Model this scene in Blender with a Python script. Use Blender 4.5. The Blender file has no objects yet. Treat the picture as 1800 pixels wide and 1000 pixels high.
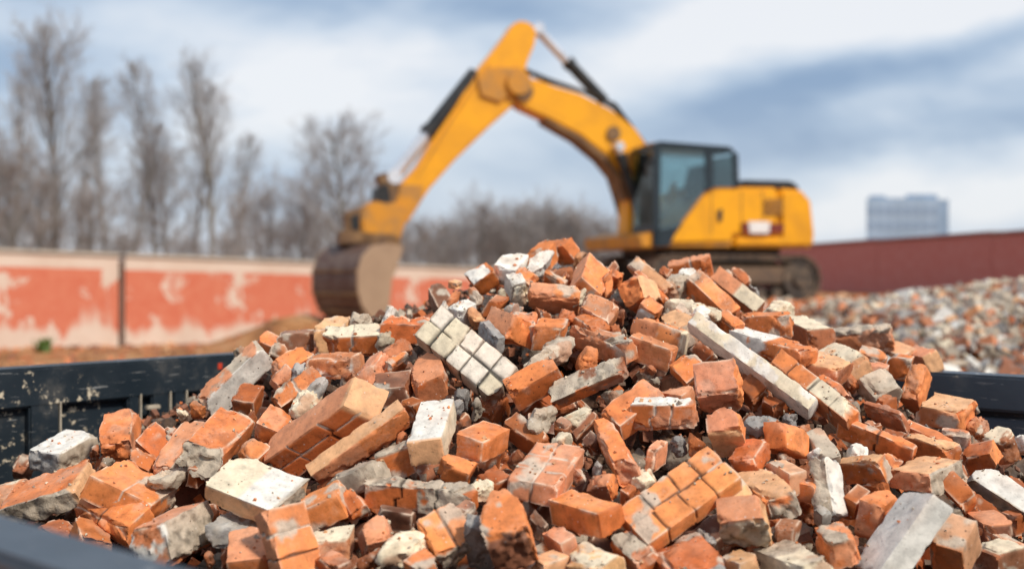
import bpy, bmesh, math, random
import numpy as np
from mathutils import Vector, Matrix
rnd = random.Random(7)
R = math.radians
SC = bpy.context.scene
COL = SC.collection
CAMZ = 1.5          # camera height; the photograph's horizon is at row 480 of 1000
F = 2000.0          # focal length in photo pixels (1800 wide)

# ------------------------------------------------------------------ helpers
def link(o, parent=None):
    COL.objects.link(o)
    if parent is not None: o.parent = parent
    return o
def tag(o, label=None, cat=None, group=None, kind=None):
    if label: o['label'] = label
    if cat: o['category'] = cat
    if group: o['group'] = group
    if kind: o['kind'] = kind
    return o
def empty(name, loc, rz=0.0):
    o = bpy.data.objects.new(name, None); link(o)
    o.empty_display_size = .2
    o.location = loc; o.rotation_euler = (0, 0, rz)
    return o
def copy_tree(o, parent=None):
    c = o.copy(); COL.objects.link(c); c.parent = parent
    for ch in [x for x in bpy.data.objects if x.parent is o]:
        copy_tree(ch, c)
    return c
def np_mesh(name, V, Fc, mat=None, smooth=True, sharp=None, cols=None):
    me = bpy.data.meshes.new(name)
    V = np.asarray(V, dtype=np.float32); Fc = np.asarray(Fc, dtype=np.int32)
    k = Fc.shape[1]
    me.vertices.add(len(V)); me.vertices.foreach_set('co', V.ravel())
    me.loops.add(Fc.size); me.loops.foreach_set('vertex_index', Fc.ravel())
    me.polygons.add(len(Fc))
    me.polygons.foreach_set('loop_start', np.arange(0, Fc.size, k, dtype=np.int32))
    me.polygons.foreach_set('loop_total', np.full(len(Fc), k, dtype=np.int32))
    me.polygons.foreach_set('use_smooth', np.full(len(Fc), smooth))
    me.update(calc_edges=True)
    if cols is not None:
        a = me.color_attributes.new('Col', 'FLOAT_COLOR', 'POINT')
        a.data.foreach_set('color', np.asarray(cols, dtype=np.float32).ravel())
    if mat: me.materials.append(mat)
    if sharp: me.set_sharp_from_angle(angle=sharp)
    me.validate()
    return me
class MB:
    """bmesh builder: prisms, boxes, tubes collected into ONE part."""
    def __init__(s): s.bm = bmesh.new()
    def prism(s, pts, to3, s0, s1):
        a = [s.bm.verts.new(to3(p, s0)) for p in pts]
        b = [s.bm.verts.new(to3(p, s1)) for p in pts]
        n = len(pts)
        s.bm.faces.new(a); s.bm.faces.new(b[::-1])
        for i in range(n):
            s.bm.faces.new((a[i], b[i], b[(i+1) % n], a[(i+1) % n]))
        return s
    def box(s, x0, x1, y0, y1, z0, z1):
        return s.prism([(x0, y0), (x1, y0), (x1, y1), (x0, y1)], lambda p, h: (p[0], p[1], h), z0, z1)
    def tube(s, p0, p1, r0, r1=None, n=14):
        r1 = r0 if r1 is None else r1
        p0 = Vector(p0); p1 = Vector(p1); d = (p1-p0).normalized()
        up = Vector((0, 0, 1)) if abs(d.z) < .9 else Vector((1, 0, 0))
        u = d.cross(up).normalized(); v = d.cross(u)
        a = []; b = []
        for i in range(n):
            t = 2*math.pi*i/n; q = u*math.cos(t)+v*math.sin(t)
            a.append(s.bm.verts.new(p0+q*r0)); b.append(s.bm.verts.new(p1+q*r1))
        s.bm.faces.new(a); s.bm.faces.new(b[::-1])
        for i in range(n):
            s.bm.faces.new((a[i], a[(i+1) % n], b[(i+1) % n], b[i]))
        return s
    def bevel(s, w, seg=2):
        bmesh.ops.recalc_face_normals(s.bm, faces=s.bm.faces[:])
        es = [e for e in s.bm.edges if len(e.link_faces) == 2 and e.calc_face_angle(0) > .5]
        if es: bmesh.ops.bevel(s.bm, geom=es, offset=w, segments=seg, affect='EDGES', clamp_overlap=True)
        return s
    def build(s, name, mat, parent=None, bevel=0.0, smooth=.6):
        if bevel: s.bevel(bevel)
        bmesh.ops.recalc_face_normals(s.bm, faces=s.bm.faces[:])
        me = bpy.data.meshes.new(name); s.bm.to_mesh(me); s.bm.free()
        me.materials.append(mat)
        if smooth:
            me.polygons.foreach_set('use_smooth', [True]*len(me.polygons)); me.set_sharp_from_angle(angle=smooth)
        o = bpy.data.objects.new(name, me)
        return link(o, parent)

# ------------------------------------------------------------------ numpy noise
_tab = np.random.RandomState(11).rand(4096).astype(np.float32)
def _h(i, j, k):
    return _tab[(i*73856093 ^ j*19349663 ^ k*83492791) & 4095]
def noise(P, f, seed=0):
    Q = P*f + seed*17.37 + 500.0
    I = np.floor(Q).astype(np.int64); T = Q-I; T = T*T*(3-2*T)
    i, j, k = I[:, 0], I[:, 1], I[:, 2]; x, y, z = T[:, 0], T[:, 1], T[:, 2]
    def L(a, b, t): return a+(b-a)*t
    c00 = L(_h(i, j, k), _h(i+1, j, k), x); c10 = L(_h(i, j+1, k), _h(i+1, j+1, k), x)
    c01 = L(_h(i, j, k+1), _h(i+1, j, k+1), x); c11 = L(_h(i, j+1, k+1), _h(i+1, j+1, k+1), x)
    return L(L(c00, c10, y), L(c01, c11, y), z)*2-1
def fbm(P, f, seed=0, o=3):
    s = 0; a = 1.0; t = 0
    for q in range(o):
        s = s+a*noise(P, f*2**q, seed+q*3); t += a; a *= .5
    return s/t
def sstep(a, b, x):
    t = np.clip((x-a)/(b-a), 0, 1); return t*t*(3-2*t)

# ------------------------------------------------------------------ materials
def new_mat(name):
    m = bpy.data.materials.new(name); m.use_nodes = True
    nt = m.node_tree; nt.nodes.clear()
    out = nt.nodes.new('ShaderNodeOutputMaterial')
    b = nt.nodes.new('ShaderNodeBsdfPrincipled'); nt.links.new(b.outputs[0], out.inputs[0])
    return m, nt, b
def N(nt, t, **kw):
    n = nt.nodes.new(t)
    for k, v in kw.items():
        if k.startswith('i_'):
            key = k[2:]; key = int(key) if key.isdigit() else key.replace('_', ' ')
            n.inputs[key].default_value = v
        else: setattr(n, k, v)
    return n
def ramp(nt, src, stops, interp='LINEAR'):
    r = nt.nodes.new('ShaderNodeValToRGB'); r.color_ramp.interpolation = interp
    e = r.color_ramp.elements
    while len(e) > 1: e.remove(e[-1])
    e[0].position = stops[0][0]; e[0].color = stops[0][1]
    for p, c in stops[1:]:
        x = e.new(p); x.color = c
    nt.links.new(src, r.inputs[0]); return r
def g4(v): return (v, v, v, 1)
def c4(c): return (c[0], c[1], c[2], 1)
def mixc(nt, fac, a, b, mode='MIX'):
    m = nt.nodes.new('ShaderNodeMix'); m.data_type = 'RGBA'; m.blend_type = mode
    for s, i in ((fac, 0), (a, 6), (b, 7)):
        if hasattr(s, 'is_linked') or hasattr(s, 'links'): nt.links.new(s, m.inputs[i])
        else: m.inputs[i].default_value = s
    return m.outputs[2]
def coords(nt, rand=True):
    tc = N(nt, 'ShaderNodeTexCoord')
    if not rand: return tc.outputs['Object']
    oi = N(nt, 'ShaderNodeObjectInfo')
    mu = N(nt, 'ShaderNodeMath', operation='MULTIPLY', i_1=57.0); nt.links.new(oi.outputs['Random'], mu.inputs[0])
    ad = N(nt, 'ShaderNodeVectorMath', operation='ADD')
    nt.links.new(tc.outputs['Object'], ad.inputs[0]); nt.links.new(mu.outputs[0], ad.inputs[1])
    return ad.outputs[0]
def noi(nt, co, scale, detail=4, rough=.55, dist=0):
    n = N(nt, 'ShaderNodeTexNoise', i_Scale=scale, i_Detail=detail, i_Roughness=rough, i_Distortion=dist)
    nt.links.new(co, n.inputs['Vector']); return n.outputs[0]
def bump(nt, b, h, strength, dist):
    bp = N(nt, 'ShaderNodeBump', i_Strength=strength, i_Distance=dist)
    nt.links.new(h, bp.inputs['Height']); nt.links.new(bp.outputs[0], b.inputs['Normal']); return bp

def mat_rubble():
    m, nt, b = new_mat('fired_clay_and_mortar')
    co = coords(nt)
    at = N(nt, 'ShaderNodeAttribute', attribute_name='Col')
    n1 = noi(nt, co, 38, 5, .6); n2 = noi(nt, co, 130, 4, .65); n3 = noi(nt, co, 16, 3, .5)
    k1 = ramp(nt, n1, [(.3, g4(.72)), (.5, g4(1.0)), (.72, g4(1.2))])
    c = mixc(nt, 1.0, at.outputs['Color'], k1.outputs[0], 'MULTIPLY')
    k2 = ramp(nt, n2, [(.3, g4(.62)), (.42, g4(1.0)), (.62, g4(1.0)), (.75, g4(1.3))])
    c = mixc(nt, .8, c, k2.outputs[0], 'MULTIPLY')
    # pale lime dust caught in patches
    d1 = ramp(nt, n3, [(.52, g4(0)), (.74, g4(.22))])
    d2 = ramp(nt, n2, [(.42, g4(0)), (.6, g4(1))])
    dm = N(nt, 'ShaderNodeMath', operation='MULTIPLY'); nt.links.new(d1.outputs[0], dm.inputs[0]); nt.links.new(d2.outputs[0], dm.inputs[1])
    c = mixc(nt, dm.outputs[0], c, (.66, .54, .45, 1))
    # small white specks and dark pits
    vo = N(nt, 'ShaderNodeTexVoronoi', i_Scale=85); nt.links.new(co, vo.inputs['Vector'])
    sp = ramp(nt, vo.outputs['Distance'], [(.0, g4(.8)), (.08, g4(.8)), (.2, g4(0))])
    spm = ramp(nt, noi(nt, co, 23, 2), [(.55, g4(0)), (.64, g4(.8))])
    sm = N(nt, 'ShaderNodeMath', operation='MULTIPLY'); nt.links.new(sp.outputs[0], sm.inputs[0]); nt.links.new(spm.outputs[0], sm.inputs[1])
    c = mixc(nt, sm.outputs[0], c, (.78, .72, .66, 1))
    vo2 = N(nt, 'ShaderNodeTexVoronoi', i_Scale=60); nt.links.new(noi_vec(nt, co, 1.7), vo2.inputs['Vector'])
    pt = ramp(nt, vo2.outputs['Distance'], [(.0, g4(1)), (.1, g4(1)), (.17, g4(0))])
    ptm = ramp(nt, noi(nt, noi_vec(nt, co, 2.3), 19, 2), [(.52, g4(0)), (.6, g4(.8))])
    pm = N(nt, 'ShaderNodeMath', operation='MULTIPLY'); nt.links.new(pt.outputs[0], pm.inputs[0]); nt.links.new(ptm.outputs[0], pm.inputs[1])
    c = mixc(nt, pm.outputs[0], c, (.07, .04, .025, 1))
    nt.links.new(c, b.inputs['Base Color'])
    rr = ramp(nt, n1, [(.3, g4(.52)), (.7, g4(.8))]); nt.links.new(rr.outputs[0], b.inputs['Roughness'])
    b.inputs['Specular IOR Level'].default_value = .32
    hs = N(nt, 'ShaderNodeMath', operation='MULTIPLY_ADD', i_1=.6); nt.links.new(n2, hs.inputs[0]); nt.links.new(n1, hs.inputs[2])
    h2 = N(nt, 'ShaderNodeMath', operation='SUBTRACT'); nt.links.new(hs.outputs[0], h2.inputs[0]); nt.links.new(pm.outputs[0], h2.inputs[1])
    bp = bump(nt, b, h2.outputs[0], .5, .004)
    al = N(nt, 'ShaderNodeMath', operation='MULTIPLY_ADD', i_1=.75, i_2=.22); nt.links.new(at.outputs['Alpha'], al.inputs[0])
    nt.links.new(al.outputs[0], bp.inputs['Strength'])
    return m
def noi_vec(nt, co, k):
    a = N(nt, 'ShaderNodeVectorMath', operation='ADD', i_1=(k*3.1, k*7.7, k*5.3)); nt.links.new(co, a.inputs[0]); return a.outputs[0]

def mat_simple(name, c, rough=.6, metal=0.0, dirt=None, dscale=3.0, dfac=.5, spec=.4, bmp=.0):
    m, nt, b = new_mat(name); co = coords(nt, False)
    n = noi(nt, co, dscale, 6, .62)
    if dirt is not None:
        r = ramp(nt, n, [(.42, g4(0)), (.68, g4(dfac))])
        cc = mixc(nt, r.outputs[0], c4(c), c4(dirt))
    else:
        r = ramp(nt, n, [(.3, g4(.82)), (.7, g4(1.12))]); cc = mixc(nt, 1.0, c4(c), r.outputs[0], 'MULTIPLY')
    nt.links.new(cc, b.inputs['Base Color'])
    b.inputs['Roughness'].default_value = rough; b.inputs['Metallic'].default_value = metal
    b.inputs['Specular IOR Level'].default_value = spec
    if bmp: bump(nt, b, noi(nt, co, dscale*6, 4), .5, bmp)
    return m
# ------------------------------------------------------------------ the skip's frame of axes
UX, UY = math.cos(R(50)), math.sin(R(50))      # along the left wall
VX, VY = math.cos(R(-40)), math.sin(R(-40))    # along the near and far walls
U0, U1, V0, V1 = .6635, 3.457, -3.488, -.2
RIM = CAMZ-.30
def uv(u, v, z): return (u*UX+v*VX, u*UY+v*VY, z)

# ------------------------------------------------------------------ the heap
def surf(x, y):
    dx = x-.13; dy = np.where(y > 3.7, (y-3.7)*1.5, (y-3.7)*1.12)
    r = np.sqrt(dx*dx+dy*dy)
    lw_ = x*VX+y*VY-V0
    return CAMZ+.10-.33*r**1.35-.55*np.maximum(0, .42-lw_)
def depth_at(px, py, lift=0.0):
    d = np.linspace(1.7, 4.3, 521)
    x = (px-900)/F*d; zr = CAMZ+(480-py)/F*d
    f = surf(x, d)+lift-zr
    k = np.nonzero(f >= 0)[0]
    return float(d[k[0]]) if len(k) else float(d[int(np.argmax(f))])

PAL = {'O': (.77, .240, .073), 'R': (.62, .165, .042), 'P': (.70, .28, .135), 'B': (.27, .105, .055), 'T': (.74, .40, .20),
       'C': (.76, .64, .46), 'W': (.77, .72, .64), 'M': (.50, .41, .31), 'G': (.35, .325, .30), 'L': (.80, .268, .088), 'N': (.56, .20, .085),
       'K': (.13, .075, .045)}  # K: near-black for shade painted into gap pieces and crumbs
_grid = {}
def boxgrid(n):
    if n in _grid: return _grid[n]
    ids = {}; V = []; Fc = []
    def vid(c):
        if c not in ids: ids[c] = len(V); V.append(c)
        return ids[c]
    for ax in range(3):
        a, b = [(1, 2), (2, 0), (0, 1)][ax]
        for side in (0, n[ax]):
            for i in range(n[a]):
                for j in range(n[b]):
                    q = []
                    for (p, r) in ((i, j), (i+1, j), (i+1, j+1), (i, j+1)):
                        c = [0, 0, 0]; c[ax] = side; c[a] = p; c[b] = r; q.append(vid(tuple(c)))
                    Fc.append(q if side else q[::-1])
    r = (np.array(V, dtype=np.float64)/np.array(n)*2-1, np.array(Fc))
    _grid[n] = r
    return r
AX = {'AB': 2, 'AD': 1, 'BD': 0}
def chunk(h, kind, col, seed, step=.006, coats_and_light=(), grooves=(0, 0, 0), basis=None, tile=0, clean=0, gface=None, gap_shade=1.0):
    """A broken piece: a box worn at its edges, chipped at corners, with broken ends, painted per vertex."""
    rs = np.random.RandomState(seed)
    h = np.array(h, dtype=np.float64)
    n = tuple(int(max(4, min(96, round(2*v/step)))) for v in h)
    Q, Fc = boxgrid(n)
    X = Q*h
    hm = h.min()
    off = rs.rand(3)*9
    rough = np.zeros(len(X))
    P = X.copy()
    wob = fbm(X+off, 14, 1)
    if kind in ('r', 'm'):          # irregular lump: pull towards an ellipsoid first
        s = 1/np.maximum(1e-6, (np.abs(Q)**3.2).sum(1))**(1/3.2)
        P *= (s*(1.22 if kind == 'r' else 1.05))[:, None]
        rough += .75
    planes = []
    if kind == 'b':
        for _ in range(rs.randint(1, 3) if clean else rs.randint(4, 9)):      # corner and edge chips
            sg = rs.choice([-1, 1], 3); w = rs.rand(3)**.8+.1
            if rs.rand() < .6: w[rs.randint(3)] *= .06
            nn = sg*w/h; nn /= np.linalg.norm(nn)
            sup = (np.abs(nn)*h).sum()
            planes.append((nn, sup-rs.uniform(.12, .62)*hm, .0035, .7))
        ends = int(np.argmax(h))
        for sg in (-1, 1):
            if rs.rand() < (.25 if clean else .7):                 # broken end
                nn = rs.normal(0, .3, 3); nn[ends] = sg; nn /= np.linalg.norm(nn)
                planes.append((nn, (np.abs(nn)*h).sum()*rs.uniform(.80, .96), .011, 1.0))
        if rs.rand() < (0 if clean else .65):                    # large flake off one side
            a = rs.randint(3); sg = rs.choice([-1, 1]); nn = rs.normal(0, .38, 3); nn[a] = sg; nn /= np.linalg.norm(nn)
            planes.append((nn, (np.abs(nn)*h).sum()*rs.uniform(.74, .88), .008, .9))
    elif kind in ('r', 'm'):
        for _ in range(15 if kind == 'r' else 9):
            nn = rs.normal(0, 1, 3)/h; nn /= np.linalg.norm(nn)
            planes.append((nn, np.sqrt(((nn*h)**2).sum())*rs.uniform(.58, .86) if kind == 'r' else np.sqrt(((nn*h)**2).sum())*rs.uniform(.7, .95), .002 if kind == 'r' else .007, .9))
    elif kind == 'p':
        for _ in range(5):
            nn = rs.normal(0, 1, 3)/h; nn[int(np.argmin(h))] *= .1; nn /= np.linalg.norm(nn)
            planes.append((nn, (np.abs(nn)*h).sum()*rs.uniform(.72, .95), .003, .9))
    for (nn, d, amp, rg) in planes:
        t = P@nn
        dd = d+amp*fbm(P+off, 45, 5+rg)*1.6
        m = t > dd
        k = np.where(m, dd/np.maximum(t, 1e-6), 1)
        if kind == 'b' and rg > .8:   # slide back along the long axis rather than to the centre
            P = np.where(m[:, None], P-nn*(t-dd)[:, None]*.8-P*(1-k)[:, None]*.2, P)
        else: P = P*k[:, None]
        rough = np.where(m, np.maximum(rough, rg), rough)
    # worn edges
    e = np.sort(h-np.abs(X), axis=1)[:, 1] if kind in ('b', 'p') else np.full(len(X), 1.0)
    we = np.exp(-(e/.0045)**2)*(.0004+.0034*np.clip(noise(X+off, 55, 3)+.15, 0, 1)+.009*np.clip(noise(X+off, 22, 9)-.35, 0, 1))
    nr = P/np.maximum(1e-6, np.linalg.norm(P/h, axis=1))[:, None]/h
    nr /= np.maximum(1e-6, np.linalg.norm(nr, axis=1))[:, None]
    # grooves (mortar joints that have opened)
    gm = np.zeros(len(X)); cell = np.zeros(len(X))
    for ax in range(3):
        if grooves[ax] > 1:
            wv = noise(X+off, 30, 21+ax)*.0035
            for q in range(1, grooves[ax]):
                stag = rs.uniform(.02, .07)*h[ax]*np.sign(X[:, (ax+1) % 3 if ax != 2 else 0]) if (ax == int(np.argmax(h)) and not tile) else 0
                pos = stag+-h[ax]+2*h[ax]*q/grooves[ax]+rs.uniform(-.06, .06)*h[ax]
                gw = .0009 + .0022*np.clip(.6+noise(X+off, 26, 77+ax), .15, 1.6)*(2.2 if tile else 1)
                gf = 1.0 if gface is None else sstep(-.93, -.97, Q[:, AX[gface]])
                gm = np.maximum(gm, gf*(1-sstep(gw*.5, gw*1.3, np.abs(X[:, ax]-pos+wv))))
                cell += (X[:, ax]+wv > pos)*(1.3 if ax == 0 else 7.3 if ax == 1 else 3.1)
    disp = -we-gm*(.0045 if tile else .003)
    disp += (.0006+.0062*rough)*fbm(X+off, 60, 13, 3)+(.0008+.0045*(rough > .5))*noise(X+off, 24, 31)
    if kind == 'b' and not clean: disp -= .010*np.clip(fbm(X+off, 11, 55)-.22, 0, 1)+.006*np.clip(noise(X+off, 33, 56)-.45, 0, 1)
    if kind == 'm': disp += .008*np.abs(fbm(X+off, 38, 41, 3))-.003
    P = P+nr*disp[:, None]
    # ---------------- colour
    base = np.array(PAL[col]); C = np.tile(base, (len(X), 1))
    jit = rs.uniform(.88, 1.12)*gap_shade; C *= jit
    C[:, 1] *= rs.uniform(.93, 1.06) if col in 'ORPBTLN' else 1.0
    if cell.any():
        cv = _tab[(cell*97.3+seed*13).astype(int) & 4095]
        C *= (.86+.28*cv)[:, None]
    C *= (1+.22*fbm(X+off, 18, 51))[:, None]
    isbrick = col in 'ORPBTLN'
    if kind == 'b' and clean: rough = rough*.7
    if isbrick:
        raw = np.array([.52, .155, .05])*rs.uniform(.6, 1.1)
        m = (rough*sstep(-.3, .3, fbm(X+off, 30, 61)+.15))[:, None]*.75
        C = C*(1-m)+raw*m
        # mortar remnants on broken faces and on random spots
        m = sstep(.12, .3, fbm(X+off, 20, 71)+.12*(rough > .5)-.12)[:, None]*(.85 if rs.rand() < .55 else .25)
        C = C*(1-m)+np.array([.56, .48, .38])*m; rough = np.maximum(rough, m[:, 0]*.9)
        # soot and dark firing
        m = sstep(.22, .5, fbm(X+off, 13, 81))[:, None]*rs.uniform(.1, .7)
        C = C*(1-m*.65)
        # pale chipped edges
        m = (np.exp(-(e/.0034)**2)*sstep(-.25, .3, noise(X+off, 34, 3)))[:, None]*.8
        C = C*(1-m)+np.array([.82, .62, .46])*m
    else:
        m = sstep(.1, .4, fbm(X+off, 26, 91))[:, None]*.5
        C = C*(1-m)+C*np.array([.62, .55, .48])*m
        if col in 'MC' or kind == 'm':
            m = sstep(.25, .35, fbm(X+off, 17, 95))[:, None]*.55
            C = C*(1-m)+np.array([.50, .21, .10])*m
    for (fa, cc, cov, *rest) in coats_and_light:  # mortar and whitewash crusts, plus sunlit and shaded sides painted into face colour
        ax = AX[fa]
        onf = sstep(-.86, -.97, Q[:, ax]) if not rest else sstep(-.86, -.97, Q[:, ax])*(sstep(-.02, .02, (Q[:, rest[0]]*rest[1])))
        edge = fbm(X+off, 22, 101+ax)*.5+fbm(X+off, 90, 102)*.12
        m = onf*sstep(-.03, .03, edge+(cov-.5))
        rgh = .95 if cc in 'MG' else .15
        cn = np.array(PAL[cc])*(1+.18*fbm(X+off, 30, 111))[:, None]
        if cc in 'M': cn = cn*(1-.5*sstep(.1, .4, fbm(X+off, 70, 113)))[:, None]; P = P+nr*(m*(.003+.010*fbm(X+off, 45, 115)))[:, None]
        C = C*(1-m[:, None])+cn*m[:, None]
        rough = rough*(1-m)+rgh*m
    if tile:
        onf = sstep(-.9, -.98, Q[:, 2])*sstep(1.02, .94, np.maximum(np.abs(Q[:, 0]), np.abs(Q[:, 1]))+.12*np.clip(fbm(X+off, 25, 7), 0, 1))
        cv = _tab[(cell*97.3+seed*13).astype(int) & 4095]
        tc = np.array([.82, .70, .50])[None]*(.82+.25*cv)[:, None]+np.array([0, .02, .1])[None]*(cv > .6)[:, None]
        C = C*(1-onf[:, None])+tc*onf[:, None]; rough = rough*(1-onf)+.1*onf
    pm_ = (gm*sstep(-.1, .15, noise(X+off, 20, 133))*(0 if tile else 1))[:, None]
    C = C*(1-pm_)+np.array([.60, .50, .40])*pm_
    C = C*(1-.9*gm[:, None]*(1-pm_))
    # lime dust on what faces up
    P3 = P if basis is None else P@basis
    nw = nr if basis is None else nr@basis
    m = (sstep(.35, .9, nw[:, 2]/np.maximum(1e-6, np.linalg.norm(nw, axis=1)))*sstep(-.25, .5, fbm(X+off, 16, 121)))[:, None]*.2
    C = C*(1-m)+np.array([.84, .54, .36])*m
    cols = np.concatenate([np.clip(C, .004, .9), np.clip(rough, 0, 1)[:, None]], axis=1)
    if basis is not None and np.linalg.det(basis) < 0: Fc = Fc[:, ::-1]
    return P3, Fc, cols

TILE = {1: (0, 700, 3.3333), 2: (330, 540, 3.3333), 3: (330, 740, 3.847), 4: (640, 740, 3.847), 5: (920, 740, 3.847), 6: (1240, 740, 3.847),
        7: (1480, 740, 3.847), 8: (860, 560, 4.167), 9: (1180, 540, 4.166), 10: (1440, 560, 4.167), 11: (560, 540, 4.168), 12: (780, 410, 5), 13: (1050, 430, 5)}
def frame3(C, A, B, D, thin):
    """Three edges seen leaving the nearest corner -> their true 3-D vectors (a right-angled corner)."""
    u = [np.array(p, float)-np.array(C, float) for p in (A, B, D)]
    L = [np.linalg.norm(v) for v in u]
    def pr(i, j): return max(-float(u[i]@u[j]), .035*L[i]*L[j])
    p01, p02, p12 = pr(0, 1), pr(0, 2), pr(1, 2)
    z = [math.sqrt(p01*p02/p12), math.sqrt(p01*p12/p02), math.sqrt(p02*p12/p01)]
    out = []
    for i in range(3):
        zz = min(z[i], 1.3*max(L[i], 20), 90)
        v = np.array([u[i][0], zz, -u[i][1]])
        out.append(v)
    l = np.linalg.norm(out[2]); mn = 9 if thin else 34
    if l < mn: out[2] *= mn/l
    return out
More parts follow.
